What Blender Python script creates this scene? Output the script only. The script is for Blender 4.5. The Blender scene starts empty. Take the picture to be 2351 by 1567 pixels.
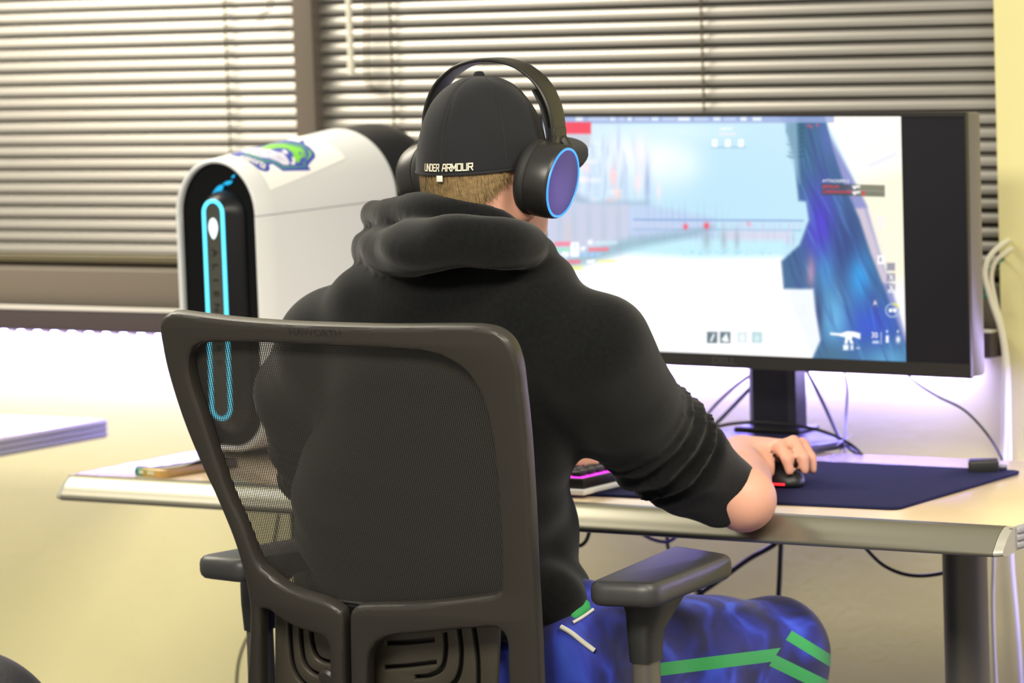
import bpy, bmesh, math, random
import numpy as np
from mathutils import Vector, Matrix
random.seed(7); rng = np.random.default_rng(7)
SC = bpy.context.scene
COL = SC.collection
PI = math.pi
def R(d): return math.radians(d)

# ------------------------------------------------------------------ camera model (also used to measure points of the place)
W, H, F = 2351.0, 1567.0, 8961.0
CAM = np.array([3.15, -4.5, 1.48])
_ya, _pi, _ro = R(34.2348), R(5.3826), R(-2.0048)
_fw = np.array([-math.sin(_ya)*math.cos(_pi), math.cos(_ya)*math.cos(_pi), -math.sin(_pi)])
_r0 = np.array([math.cos(_ya), math.sin(_ya), 0.0]); _u0 = np.cross(_r0, _fw)
_r = _r0*math.cos(_ro)+_u0*math.sin(_ro); _u = -_r0*math.sin(_ro)+_u0*math.cos(_ro)
def ray(x, y): return _r*(x-W/2)/F-_u*(y-H/2)/F+_fw
def onY(x, y, Y): d = ray(x, y); return CAM+d*(Y-CAM[1])/d[1]
def onZ(x, y, Z): d = ray(x, y); return CAM+d*(Z-CAM[2])/d[2]
def onP(x, y, P0, n): d = ray(x, y); return CAM+d*(np.dot(np.array(P0)-CAM, n)/np.dot(d, n))
def pix(P):
    v = np.asarray(P, float)-CAM; w = v@_fw
    return np.stack([W/2+F*(v@_r)/w, H/2-F*(v@_u)/w], -1)

cd = bpy.data.cameras.new('camera'); cam = bpy.data.objects.new('camera', cd); COL.objects.link(cam)
M = Matrix.Identity(4)
for i in range(3):
    M[i][0] = _r[i]; M[i][1] = _u[i]; M[i][2] = -_fw[i]; M[i][3] = CAM[i]
cam.matrix_world = M
cd.sensor_width = 22.3; cd.lens = F*22.3/W; cd.clip_start = .1
cd.dof.use_dof = True; cd.dof.focus_distance = 4.95; cd.dof.aperture_fstop = 3.6
SC.camera = cam
SC.view_settings.view_transform = 'Standard'; SC.view_settings.look = 'None'
SC.view_settings.gamma = 1; SC.view_settings.exposure = 0; SC.view_settings.use_curve_mapping = False

# ------------------------------------------------------------------ materials
def lin(c): return tuple(((x/255)/12.92 if x/255 <= .04045 else ((x/255+.055)/1.055)**2.4) for x in c)
def mat(name, rgb, rough=.5, metal=0, spec=.5, emit=None, es=0, bump=0, bscale=200, var=0, vscale=8, sheen=0, coat=0, bstretch=(1, 1, 1), sub=0):
    m = bpy.data.materials.new(name); m.use_nodes = True
    nt = m.node_tree; b = nt.nodes['Principled BSDF']
    c = lin(rgb)+(1,)
    b.inputs['Base Color'].default_value = c
    b.inputs['Roughness'].default_value = rough; b.inputs['Metallic'].default_value = metal
    b.inputs['Specular IOR Level'].default_value = spec
    if sheen: b.inputs['Sheen Weight'].default_value = sheen; b.inputs['Sheen Roughness'].default_value = .5
    if coat: b.inputs['Coat Weight'].default_value = coat; b.inputs['Coat Roughness'].default_value = .1
    if sub: b.inputs['Subsurface Weight'].default_value = sub; b.inputs['Subsurface Radius'].default_value = (.012, .004, .002); b.inputs['Subsurface Scale'].default_value = 1
    if emit: b.inputs['Emission Color'].default_value = lin(emit)+(1,); b.inputs['Emission Strength'].default_value = es
    tc = nt.nodes.new('ShaderNodeTexCoord')
    if var:
        n = nt.nodes.new('ShaderNodeTexNoise'); n.inputs['Scale'].default_value = vscale; n.inputs['Detail'].default_value = 5
        nt.links.new(tc.outputs['Object'], n.inputs['Vector'])
        hs = nt.nodes.new('ShaderNodeMix'); hs.data_type = 'RGBA'; hs.blend_type = 'MULTIPLY'
        mr = nt.nodes.new('ShaderNodeMapRange'); mr.inputs[1].default_value = .3; mr.inputs[2].default_value = .7; mr.inputs[3].default_value = 1-var; mr.inputs[4].default_value = 1+var
        nt.links.new(n.outputs['Fac'], mr.inputs[0])
        hs.inputs[0].default_value = 1; hs.inputs[6].default_value = c
        nt.links.new(mr.outputs[0], hs.inputs[7]); nt.links.new(hs.outputs[2], b.inputs['Base Color'])
    if bump:
        n = nt.nodes.new('ShaderNodeTexNoise'); n.inputs['Scale'].default_value = bscale; n.inputs['Detail'].default_value = 4
        mp = nt.nodes.new('ShaderNodeMapping'); mp.inputs['Scale'].default_value = bstretch
        nt.links.new(tc.outputs['Object'], mp.inputs[0]); nt.links.new(mp.outputs[0], n.inputs['Vector'])
        bm_ = nt.nodes.new('ShaderNodeBump'); bm_.inputs['Strength'].default_value = bump; bm_.inputs['Distance'].default_value = .002
        nt.links.new(n.outputs['Fac'], bm_.inputs['Height']); nt.links.new(bm_.outputs[0], b.inputs['Normal'])
    return m
def mat_attr(name, rough=.5, emit=0, spec=.5):
    m = bpy.data.materials.new(name); m.use_nodes = True; nt = m.node_tree; b = nt.nodes['Principled BSDF']
    a = nt.nodes.new('ShaderNodeAttribute'); a.attribute_name = 'Col'
    b.inputs['Roughness'].default_value = rough; b.inputs['Specular IOR Level'].default_value = spec
    if emit:
        b.inputs['Base Color'].default_value = (.005, .005, .005, 1)
        nt.links.new(a.outputs['Color'], b.inputs['Emission Color']); b.inputs['Emission Strength'].default_value = emit
    else: nt.links.new(a.outputs['Color'], b.inputs['Base Color'])
    return m
def glow(name, rgb, s):
    return mat(name, (10, 10, 10), .4, emit=rgb, es=s)

# ------------------------------------------------------------------ object helpers
def tag(o, label=None, cat=None, group=None, kind=None):
    if label: o['label'] = label
    if cat: o['category'] = cat
    if group: o['group'] = group
    if kind: o['kind'] = kind
    return o
def thing(name, loc, label, cat, group=None):
    o = bpy.data.objects.new(name, None); COL.objects.link(o); o.location = loc; o.empty_display_size = .05
    tag(o, label, cat, group); bpy.context.view_layer.update()
    return o
def link(name, me, m=None, parent=None, smooth=True, label=None):
    o = bpy.data.objects.new(name, me); COL.objects.link(o)
    if m is not None:
        me.materials.clear(); me.materials.append(m)
    if smooth and len(me.polygons): me.polygons.foreach_set('use_smooth', [True]*len(me.polygons))
    if parent is not None:
        o.parent = parent; o.matrix_parent_inverse = parent.matrix_world.inverted()
    if label: o['label'] = label
    return o
def mesh(name, v, f, m=None, parent=None, smooth=True, label=None):
    me = bpy.data.meshes.new(name)
    v = np.asarray(v, float)
    me.from_pydata([tuple(p) for p in v], [], [tuple(int(i) for i in q) for q in f]); me.update()
    return link(name, me, m, parent, smooth, label)
def autosmooth(o, ang=35):
    me = o.data
    bm = bmesh.new(); bm.from_mesh(me)
    for e in bm.edges:
        if len(e.link_faces) == 2 and e.calc_face_angle(0) > R(ang): e.smooth = False
    for fc in bm.faces: fc.smooth = True
    bm.to_mesh(me); bm.free()
    return o
class Geo:
    """collects several simple pieces of ONE part"""
    def __init__(s): s.v = []; s.f = []
    def add(s, v, f):
        o = len(s.v); s.v += [tuple(p) for p in v]; s.f += [tuple(i+o for i in q) for q in f]
    def build(s, name, m, parent=None, smooth=True, ang=35, label=None):
        o = mesh(name, s.v, s.f, m, parent, smooth, label)
        bm = bmesh.new(); bm.from_mesh(o.data); bmesh.ops.recalc_face_normals(bm, faces=bm.faces); bm.to_mesh(o.data); bm.free()
        if smooth: autosmooth(o, ang)
        return o
    def box(s, lo, hi, bev=0, rot=None, piv=None):
        bm = bmesh.new(); bmesh.ops.create_cube(bm, size=1)
        lo = np.array(lo, float); hi = np.array(hi, float); c = (lo+hi)/2; d = hi-lo
        for v in bm.verts: v.co = Vector((v.co.x*d[0]+c[0], v.co.y*d[1]+c[1], v.co.z*d[2]+c[2]))
        if bev: bmesh.ops.bevel(bm, geom=bm.edges[:], offset=bev, segments=3, profile=.5, affect='EDGES', clamp_overlap=True)
        if rot is not None:
            p = Vector(piv if piv is not None else c)
            for v in bm.verts: v.co = p+rot @ (v.co-p)
        bm.verts.index_update()
        s.add([v.co[:] for v in bm.verts], [[v.index for v in f_.verts] for f_ in bm.faces]); bm.free(); return s
    def tube(s, pts, r, n=10, smoothpath=True, closed=False, flat=None):
        p = np.array(pts, float)
        if smoothpath and len(p) > 2: p = spline(p, 8, closed)
        N = len(p); rr = np.interp(np.linspace(0, 1, N), np.linspace(0, 1, len(r)), r) if hasattr(r, '__len__') else np.full(N, r)
        t = np.gradient(p, axis=0)
        if closed: t = np.roll(p, -1, 0)-np.roll(p, 1, 0)
        t /= np.linalg.norm(t, axis=1)[:, None]+1e-12
        ref = np.array([0, 0, 1.0]) if abs(t[0][2]) < .9 else np.array([1.0, 0, 0])
        a = np.cross(t[0], ref); a /= np.linalg.norm(a); V = []
        for i in range(N):
            a = a-t[i]*np.dot(a, t[i]); a /= np.linalg.norm(a); b = np.cross(t[i], a)
            for k in range(n):
                q = 2*PI*k/n; V.append(p[i]+rr[i]*(math.cos(q)*a+math.sin(q)*b))
        Fc = []
        for i in range(N if closed else N-1):
            j = (i+1) % N
            for k in range(n): Fc.append((i*n+k, i*n+(k+1) % n, j*n+(k+1) % n, j*n+k))
        if not closed: Fc += [tuple(range(n))[::-1], tuple((N-1)*n+k for k in range(n))]
        s.add(V, Fc); return s
    def loft(s, rings, cap=True, closed=True):
        n = len(rings[0]); V = [p for r in rings for p in r]; Fc = []
        for i in range(len(rings)-1):
            for k in range(n if closed else n-1):
                Fc.append((i*n+k, i*n+(k+1) % n, (i+1)*n+(k+1) % n, (i+1)*n+k))
        if cap: Fc += [tuple(range(n))[::-1], tuple((len(rings)-1)*n+k for k in range(n))]
        s.add(V, Fc); return s
    def lathe(s, prof, c, axis, n=48, cap=True):
        ax = np.array(axis, float); ax /= np.linalg.norm(ax)
        ref = np.array([0, 0, 1.0]) if abs(ax[2]) < .9 else np.array([1.0, 0, 0])
        a = np.cross(ax, ref); a /= np.linalg.norm(a); b = np.cross(ax, a); c = np.array(c, float)
        rings = [[c+ax*h+r*(math.cos(2*PI*k/n)*a+math.sin(2*PI*k/n)*b) for k in range(n)] for r, h in prof]
        return s.loft(rings, cap)
def spline(p, sub=8, closed=False):
    p = np.asarray(p, float); n = len(p); out = []
    for i in range(n if closed else n-1):
        if closed: a, b, c, d = p[(i-1) % n], p[i], p[(i+1) % n], p[(i+2) % n]
        else: a, b, c, d = p[max(i-1, 0)], p[i], p[i+1], p[min(i+2, n-1)]
        for k in range(sub):
            t = k/sub
            out.append(.5*((2*b)+(-a+c)*t+(2*a-5*b+4*c-d)*t*t+(-a+3*b-3*c+d)*t**3))
    if not closed: out.append(p[-1])
    return np.array(out)
def curve_mesh(cu):
    o = bpy.data.objects.new('tmp', cu); COL.objects.link(o)
    dg = bpy.context.evaluated_depsgraph_get(); dg.update()
    me = bpy.data.meshes.new_from_object(o.evaluated_get(dg)); bpy.data.objects.remove(o); bpy.data.curves.remove(cu)
    return me
def plate(name, loops, O, ex, ey, thick, bev, m, parent=None, warp=None, label=None):
    """a flat plate with holes: 2-D loops in the frame (O, ex, ey); thickness centred on the frame plane"""
    cu = bpy.data.curves.new('c', 'CURVE'); cu.dimensions = '2D'; cu.fill_mode = 'BOTH'
    cu.extrude = max(thick/2-bev, 1e-5); cu.bevel_depth = bev; cu.bevel_resolution = 2; cu.offset = -bev
    for L in loops:
        sp = cu.splines.new('POLY'); sp.points.add(len(L)-1)
        for i, q in enumerate(L): sp.points[i].co = (q[0], q[1], 0, 1)
        sp.use_cyclic_u = True
    me = curve_mesh(cu); n = len(me.vertices); co = np.empty(n*3); me.vertices.foreach_get('co', co); co = co.reshape(-1, 3)
    ex = np.array(ex, float); ey = np.array(ey, float); ez = np.cross(ex, ey); O = np.array(O, float)
    P = O+co[:, :1]*ex+co[:, 1:2]*ey+co[:, 2:]*ez
    if warp: P = warp(P)
    me.vertices.foreach_set('co', P.ravel()); me.update()
    o = link(name, me, m, parent, True, label)
    bm = bmesh.new(); bm.from_mesh(me); bmesh.ops.remove_doubles(bm, verts=bm.verts, dist=1e-5); bmesh.ops.recalc_face_normals(bm, faces=bm.faces); bm.to_mesh(me); bm.free()
    return autosmooth(o, 30)
def text_mesh(s, size=1, ext=0, align='CENTER', bold=0):
    cu = bpy.data.curves.new('t', 'FONT'); cu.body = s; cu.size = size; cu.align_x = align; cu.align_y = 'CENTER'; cu.extrude = ext; cu.offset = bold
    return curve_mesh(cu)
def text_on(name, s, size, fn, m, parent, align='CENTER', sx=1, bold=0, label=None):
    me = text_mesh(s, size, 0, align, bold)
    bm = bmesh.new(); bm.from_mesh(me)
    for v in bm.verts: v.co = Vector(fn(v.co.x*sx, v.co.y))
    bm.to_mesh(me); bm.free()
    return link(name, me, m, parent, False, label)
def rrect(x0, y0, x1, y1, r, n=6):
    out = []
    for cx_, cy_, a0 in ((x1-r, y1-r, 0), (x0+r, y1-r, 90), (x0+r, y0+r, 180), (x1-r, y0+r, 270)):
        for k in range(n+1):
            a = R(a0+90*k/n); out.append((cx_+r*math.cos(a), cy_+r*math.sin(a)))
    return out

# ------------------------------------------------------------------ signed-distance modelling for organic shapes
class SDF:
    def __init__(s, lo, hi, h):
        s.lo = np.array(lo, float); s.h = h; s.n = np.ceil((np.array(hi)-s.lo)/h).astype(int)+1
        s.F = np.full(s.n, 10.0, np.float32)
    def win(s, lo, hi):
        a = np.clip(np.floor((np.array(lo)-s.lo)/s.h).astype(int), 0, s.n-1); b = np.clip(np.ceil((np.array(hi)-s.lo)/s.h).astype(int)+1, 1, s.n)
        sl = tuple(slice(a[i], b[i]) for i in range(3))
        ax = [s.lo[i]+s.h*np.arange(a[i], b[i]) for i in range(3)]
        return sl, np.meshgrid(*ax, indexing='ij', sparse=True)
    def comb(s, sl, d, k, sub=False):
        f = s.F[sl]
        if sub:
            g = -d; hh = np.maximum(k-np.abs(f-g), 0)/k; s.F[sl] = np.maximum(f, g)+hh*hh*k*.25
        else:
            hh = np.maximum(k-np.abs(f-d), 0)/k; s.F[sl] = np.minimum(f, d)-hh*hh*k*.25
    def tube(s, pts, rads, k=.02, sub=False, own=.012):
        pts = np.array(pts, float); rads = np.array(rads, float); m = rads.max()+k+.03
        sl, (X, Y, Z) = s.win(pts.min(0)-m, pts.max(0)+m); D = None
        for i in range(len(pts)-1):
            a, b = pts[i], pts[i+1]; ba = b-a; L = ba@ba+1e-12
            t = np.clip(((X-a[0])*ba[0]+(Y-a[1])*ba[1]+(Z-a[2])*ba[2])/L, 0, 1)
            d = np.sqrt((X-a[0]-ba[0]*t)**2+(Y-a[1]-ba[1]*t)**2+(Z-a[2]-ba[2]*t)**2)-(rads[i]+(rads[i+1]-rads[i])*t)
            if D is None: D = d
            else:
                hh = np.maximum(own-np.abs(D-d), 0)/own; D = np.minimum(D, d)-hh*hh*own*.25
        s.comb(sl, D, k, sub); return s
    def ell(s, c, r, k=.02, rot=None, sub=False):
        c = np.array(c, float); r = np.array(r, float); m = r.max()+k+.03
        sl, (X, Y, Z) = s.win(c-m, c+m); q = [X-c[0], Y-c[1], Z-c[2]]
        if rot is not None:
            Rm = np.array(rot); q = [Rm[0][i]*q[0]+Rm[1][i]*q[1]+Rm[2][i]*q[2] for i in range(3)]
        k0 = np.sqrt((q[0]/r[0])**2+(q[1]/r[1])**2+(q[2]/r[2])**2); k1 = np.sqrt((q[0]/r[0]**2)**2+(q[1]/r[1]**2)**2+(q[2]/r[2]**2)**2)
        s.comb(sl, k0*(k0-1)/(k1+1e-9), k, sub); return s
    def disp(s, fn):
        sl, (X, Y, Z) = s.win(s.lo, s.lo+s.h*s.n); act = np.abs(s.F) < .05
        I = np.nonzero(act); P = s.lo+s.h*np.stack(I, -1); s.F[I] += fn(P).astype(np.float32); return s
    def mesh(s, it=2):
        Fv = s.F; n = np.array(Fv.shape)-1; neg = Fv < 0
        cnt = sum(neg[i:n[0]+i, j:n[1]+j, k:n[2]+k].astype(np.int8) for i in (0, 1) for j in (0, 1) for k in (0, 1))
        A = np.stack(np.nonzero((cnt > 0) & (cnt < 8)), -1); idx = np.full(n, -1, np.int64); idx[tuple(A.T)] = np.arange(len(A))
        cs = [(i, j, k) for i in (0, 1) for j in (0, 1) for k in (0, 1)]
        val = {c: Fv[A[:, 0]+c[0], A[:, 1]+c[1], A[:, 2]+c[2]] for c in cs}
        acc = np.zeros((len(A), 3)); num = np.zeros(len(A))
        for a in cs:
            for ax in range(3):
                if a[ax]: continue
                b = list(a); b[ax] = 1; b = tuple(b); fa, fb = val[a], val[b]; mk = (fa < 0) != (fb < 0)
                t = np.where(mk, fa/(fa-fb+1e-20), 0); p = np.tile(np.array(a, float), (len(A), 1)); p[:, ax] += t
                acc += p*mk[:, None]; num += mk
        V = s.lo+s.h*(A+acc/num[:, None]); Q = []
        for ax in range(3):
            o1, o2 = [(1, 2), (2, 0), (0, 1)][ax]
            sh = list(Fv.shape); sh[ax] -= 1
            a = [slice(None)]*3; b = [slice(None)]*3; a[ax] = slice(0, -1); b[ax] = slice(1, None)
            n0, n1 = neg[tuple(a)], neg[tuple(b)]; E = np.stack(np.nonzero(n0 != n1), -1)
            E = E[(E[:, o1] > 0) & (E[:, o2] > 0) & (E[:, o1] < n[o1]) & (E[:, o2] < n[o2])]
            d1 = np.zeros(3, int); d1[o1] = 1; d2 = np.zeros(3, int); d2[o2] = 1
            q = np.stack([idx[tuple((E-d1-d2).T)], idx[tuple((E-d2).T)], idx[tuple(E.T)], idx[tuple((E-d1).T)]], -1)
            fl = n0[tuple(E.T)]; q[~fl] = q[~fl][:, ::-1]; Q.append(q)
        Q = np.concatenate(Q); Q = Q[(Q >= 0).all(1)]
        for _ in range(it):
            S = np.zeros_like(V); C_ = np.zeros(len(V))
            for i in range(4):
                a, b = Q[:, i], Q[:, (i+1) % 4]
                for ax in range(3): S[:, ax] += np.bincount(a, V[b, ax], len(V))+np.bincount(b, V[a, ax], len(V))
                C_ += np.bincount(a, minlength=len(V))+np.bincount(b, minlength=len(V))
            V = V*.45+.55*S/np.maximum(C_, 1)[:, None]
        return V, Q
def qmesh(name, V, Q, m=None, parent=None, label=None):
    me = bpy.data.meshes.new(name); nv, nq = len(V), len(Q); k = Q.shape[1]
    me.vertices.add(nv); me.vertices.foreach_set('co', np.asarray(V, np.float32).ravel())
    me.loops.add(nq*k); me.loops.foreach_set('vertex_index', np.asarray(Q, np.int32).ravel())
    me.polygons.add(nq); me.polygons.foreach_set('loop_start', np.arange(0, nq*k, k, dtype=np.int32))
    me.update(calc_edges=True); me.validate()
    return link(name, me, m, parent, True, label)
def setcol(me, C, name='Col'):
    a = me.attributes.new(name, 'FLOAT_COLOR', 'POINT'); C = np.concatenate([C, np.ones((len(C), 1))], 1)
    a.data.foreach_set('color', C.astype(np.float32).ravel())
def setval(me, v, name):
    a = me.attributes.new(name, 'FLOAT', 'POINT'); a.data.foreach_set('value', np.asarray(v, np.float32))
def wob(P, sc, seed, n=6):
    g = np.random.default_rng(seed); o = 0
    for i in range(n):
        d = g.normal(size=3); d /= np.linalg.norm(d); o = o+np.sin((P@d)*sc*(.6+.9*g.random())+g.random()*6.28)
    return o/n**.5

# ================================================================== THE ROOM
WY = .97                                         # inner face of the window wall
m_wall = mat('cream wall paint', (229, 222, 160), .75, bump=.15, bscale=120, var=.03, vscale=3)
m_floor = mat('grey carpet', (95, 92, 88), .95, bump=.6, bscale=400, var=.15, vscale=60)
m_frame = mat('brown window metal', (108, 100, 90), .45, metal=.2, spec=.5)
m_pane = mat('night window glass', (62, 70, 30), .12, spec=.5)
m_slat = mat('satin blind slat', (156, 152, 145), .36, metal=.55, spec=.5)
m_cord = mat('blind cord', (84, 78, 52), .8)
m_rail = mat('blind bottom rail', (110, 104, 84), .4, metal=.5)
m_wand = mat('clear plastic wand', (225, 222, 205), .25, spec=.6)
m_black = mat('black plastic', (24, 24, 25), .45)
m_cable = mat('black cable rubber', (20, 20, 24), .5)
m_white = mat('white cable plastic', (225, 222, 200), .45)
m_teal = mat('teal cable plastic', (20, 130, 110), .45)

def struct(name, lo, hi, m, bev=0):
    o = Geo().box(lo, hi, bev).build(name, m, None, bool(bev)); o['kind'] = 'structure'; return o
WX = float(onY(2288, 300, WY)[0])                # right jamb of the window opening
SZ0, SZ1 = .855, .895
struct('floor', (-4.2, -5.5, -.05), (4.2, 1.2, 0), m_floor)
g = Geo(); g.box((-4.2, WY, 0), (WX, WY+.16, SZ0)); g.box((WX, WY, 0), (2.6, WY+.16, 2.75)); g.box((-4.2, WY, 2.2), (WX, WY+.16, 2.75))
o = g.build('wall_back', m_wall, None, False); o['kind'] = 'structure'
struct('trim_1', (-4.2, WY-.028, SZ0), (WX-.004, WY+.05, SZ1), mat('window ledge metal', (72, 64, 66), .4, metal=.2), .003)
struct('ledge_highlight', (-4.2, WY-.0295, SZ1-.0005), (WX-.004, WY-.006, SZ1+.0035), mat('ledge edge highlight', (225, 222, 214), .3), .001)  # pale strip that paints in the bright lit line along the ledge top
MX0, MX1 = float(onY(674, 150, 1.0)[0]), float(onY(719, 150, 1.0)[0])
struct('trim_2', (MX0, 1.0, SZ1), (MX1, 1.09, 2.2), m_frame, .002)
zr = float(onY(0, 613, .99)[2]); zb = float(onY(0, 590, 1.02)[2])
for i, (a, b) in enumerate(((-4.2, MX0), (MX1, WX+.05))):
    g = Geo(); g.box((a, .99, SZ1), (b, 1.085, zr), .003); g.box((a, 1.06, zr), (b, 1.085, zr+.03), .001)
    w = g.build('window_%d' % (i+1), m_frame, None); w['kind'] = 'structure'
    p = Geo().box((a, 1.088, SZ1), (b, 1.094, 2.2)).build('pane', m_pane, w, False)

m_frame_shade = mat('black frame side shade', (10, 10, 9), .6)
def blind(x0, x1, ztop, pitch, tilt, crw, cords, label, wand=None, lift=None):
    root = thing('window_blind', ((x0+x1)/2, 1.03, zb), label, 'blind', None)
    yc = 1.032; g = Geo(); hw = .0125; z = zb+.022; k = 0
    xs = np.linspace(x0, x1, 24)
    sag = lambda x, kk: .0007*math.sin(x*3.1+kk*1.7)*0.6
    while z < ztop:
        rings = []
        for x in xs:
            top = []; bot = []
            for t in np.linspace(-1, 1, 9):
                crown = crw*(1-t*t)
                # local slat frame: s runs down the slat from the window side to the room side, n faces up into the room
                s = t*hw; yy = yc-s*math.cos(tilt)-crown*math.sin(tilt); zz = z-s*math.sin(tilt)+crown*math.cos(tilt)+sag(x, k)
                top.append((x, yy, zz)); bot.append((x, yy+.0004*math.sin(tilt), zz-.0005*math.cos(tilt)))
            rings.append(top+bot[::-1])
        g.loft(rings); z += pitch; k += 1
    g.build('slat_panel', m_slat, root, True, 60)
    Geo().box((x0, yc-.011, zb-.008), (x1, yc+.011, zb+.008), .003).build('bottom_rail', m_rail, root)
    for cx_ in cords:
        g = Geo()
        for dy in (-.0125, .0125): g.tube([(cx_, yc+dy, zb), (cx_, yc+dy, ztop)], .0016, 6)
        zz = zb+.022
        while zz < ztop: g.tube([(cx_, yc-.0125, zz-.009), (cx_, yc+.0125, zz+.009)], .0007, 5); zz += pitch
        g.build('ladder_cord', m_cord, root)
    if wand:
        x_, y_ = wand; b = onY(x_, y_, 1.0); g = Geo().tube([(b[0], b[1], b[2]), (b[0]-.003, b[1], ztop)], .0055, 6)
        g.tube([(b[0], b[1], b[2]-.002), (b[0], b[1], b[2]+.02)], .0068, 8); g.build('tilt_wand', m_wand, root)
    if lift: 
        for d in (0, 1):
            g = Geo().tube([onY(x-d*9, y, 1.008) for x, y in lift], .0011, 6); g.build('lift_cord', m_cord, root)
    return root
PITCH = .0225
cl = [float(onY(527, 300, 1.02)[0])]; cl += [cl[0]-.62]
blind(-3.2, MX0-.003, 2.1, PITCH, R(63), .0014, cl, 'bright metal window blind left of the brown mullion, behind the white computer tower', lift=[(628, -220), (626, 0), (610, 30), (600, 52)])
x0b = float(onY(742, 150, 1.03)[0])
struct('frame_shade', (MX1, 1.046, zr), (x0b+.012, 1.058, 2.2), m_frame_shade)  # black strip added for the shade on the frame side next to the mullion
blind(x0b, WX+.05, 2.1, PITCH, R(60), .0032, [float(onY(898, 100, 1.02)[0]), float(onY(1612, 100, 1.02)[0])],
      'wide grey metal window blind right of the brown mullion, behind the monitor', wand=(807, 168), lift=[(850, -200), (848, 0), (846, 100), (850, 190), (880, 205)])

# LED strip under the window ledge
led = thing('led_light_strip', (-1.2, WY-.012, SZ0), 'blue white LED light strip running under the window ledge', 'light strip')
g = Geo(); g.box((-3.2, WY-.022, SZ0-.002), (WX-.02, WY-.006, SZ0-.0002)); g.box((.45, WY-.0085, SZ0-.002), (2.3, WY-.0005, SZ0+.012)); g.build('strip_tape', mat('white LED tape', (220, 220, 230), .5), led, False)
m_led = glow('LED chip glow', (150, 140, 255), 90)
lm = None; x = -2.2; n = 0
while x < 1.4 and n < 98:
    if lm is None:
        o = Geo().box((-.005, -.003, -.004), (.005, .003, 0), .001).build('led_chip', m_led, led); lm = o.data; o.location = (x, WY-.014 if x < WX else WY-.005, SZ0-.002)
    else:
        o = bpy.data.objects.new('led_chip', lm); COL.objects.link(o); o.parent = led; o.matrix_parent_inverse = led.matrix_world.inverted(); o.location = (x, WY-.014 if x < WX else WY-.005, SZ0-.002)
    x += .0412; n += 1
    if x > WX-.03 and x < .5: x = .52

# ================================================================== DESKS
ZD = .735
m_lam = mat('maple desk laminate', (226, 202, 166), .13, spec=.6, coat=.7, var=.05, vscale=6)
m_alu = mat('satin aluminium rail', (140, 137, 122), .32, metal=.75)
m_cap = mat('grey end cap plastic', (165, 162, 152), .35, metal=.3)
m_band = mat('ridged grey edge band', (150, 148, 150), .4)
m_leg = mat('dark grey desk leg', (80, 77, 72), .4, metal=.4)
_b = m_lam.node_tree.nodes['Principled BSDF']; _b.inputs['Coat Roughness'].default_value = .2; _b.inputs['Coat Weight'].default_value = 1; _b.inputs['Roughness'].default_value = .24
def desk(x0, x1, label):
    root = thing('desk', ((x0+x1)/2, .36, 0), label, 'desk', None)
    Geo().box((x0+.004, .058, ZD-.03), (x1-.004, .665, ZD), .002).build('desktop', m_lam, root)
    prof = [(.062, ZD+.0005), (.052, ZD-.0005), (.042, ZD-.005), (.032, ZD-.013), (.024, ZD-.022), (.019, ZD-.028), (.018, ZD-.032), (.021, ZD-.035), (.03, ZD-.036), (.062, ZD-.034)]
    pp = spline(prof, 4)
    Geo().loft([[(x, a, b) for a, b in pp] for x in (x0+.012, x1-.012)]).build('front_rail', m_alu, root, ang=50)
    for sgn, xe in ((-1, x0), (1, x1)):
        sc = lambda k: [(xe+sgn*-.012*(1-k), .04+(a-.04)*(1-.06*k*0)+(0.006*k if a < .05 else 0), (b-ZD+.017)*(1-.05*k)+ZD-.017) for a, b in pp]
        Geo().loft([sc(0.05), sc(.6), sc(1)]).build('end_cap', m_cap, root, ang=50)
        g = Geo()
        for i in range(3):
            z = ZD-.006-i*.0098
            g.box((min(xe-sgn*.006, xe+sgn*.003), .066, z-.0042), (max(xe-sgn*.006, xe+sgn*.003), .667, z+.0042), .0022)
        g.box((min(xe-sgn*.008, xe), .064, ZD-.032), (max(xe-sgn*.008, xe), .666, ZD-.0005), .001)
        g.build('edge_band', m_band, root)
        lx = xe-sgn*.232
        g = Geo(); ring = lambda z: [(lx+.031*math.cos(a), .36+.034*math.sin(a), z) for a in np.linspace(0, 2*PI, 32, endpoint=False)]
        g.loft([ring(.03), ring(ZD-.03)]); lg = g.build('leg', m_leg, root)
        Geo().box((lx-.03, .09, .0), (lx+.03, .64, .03), .012).build('foot', m_leg, lg)
        Geo().box((lx-.025, .12, ZD-.045), (lx+.025, .62, ZD-.0302), .004).build('bracket', m_leg, lg)
    return root
desk(-.785, .834, 'pale laminate computer desk with rounded aluminium front edge, holding the monitor and tower')
desk(-2.84, -1.223, 'neighbouring pale desk with purple lit ridged edge at the left of the photo')
b = onZ(70, 1042, ZD-.045)
# desk mat
m_mat = mat('navy cloth desk mat', (26, 28, 62), .9, spec=.15, bump=.25, bscale=900)
fr, br = onZ(2060, 1172, ZD), onZ(2352, 1085, ZD)
fl = onZ(1290, 1142, ZD)
ml = [(-.33, .098), (fr[0], fr[1]), (br[0], br[1]-.005), (-.33, .535)]
def roundpoly(P, r, n=5):
    out = []; P = [np.array(p, float) for p in P]
    for i in range(len(P)):
        a, b, c = P[i-1], P[i], P[(i+1) % len(P)]; u = (a-b)/np.linalg.norm(a-b); v = (c-b)/np.linalg.norm(c-b)
        s, e = b+u*r, b+v*r
        for k in range(n+1):
            t = k/n; out.append(tuple((1-t)**2*s+2*t*(1-t)*b+t*t*e))
    return out
o = plate('desk_mat', [roundpoly(ml, .018)], (0, 0, ZD+.0025), (1, 0, 0), (0, 1, 0), .004, .001, m_mat)
tag(o, 'large navy blue cloth desk mat under the keyboard and mouse', 'desk mat')
ZM = ZD+.0045

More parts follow.
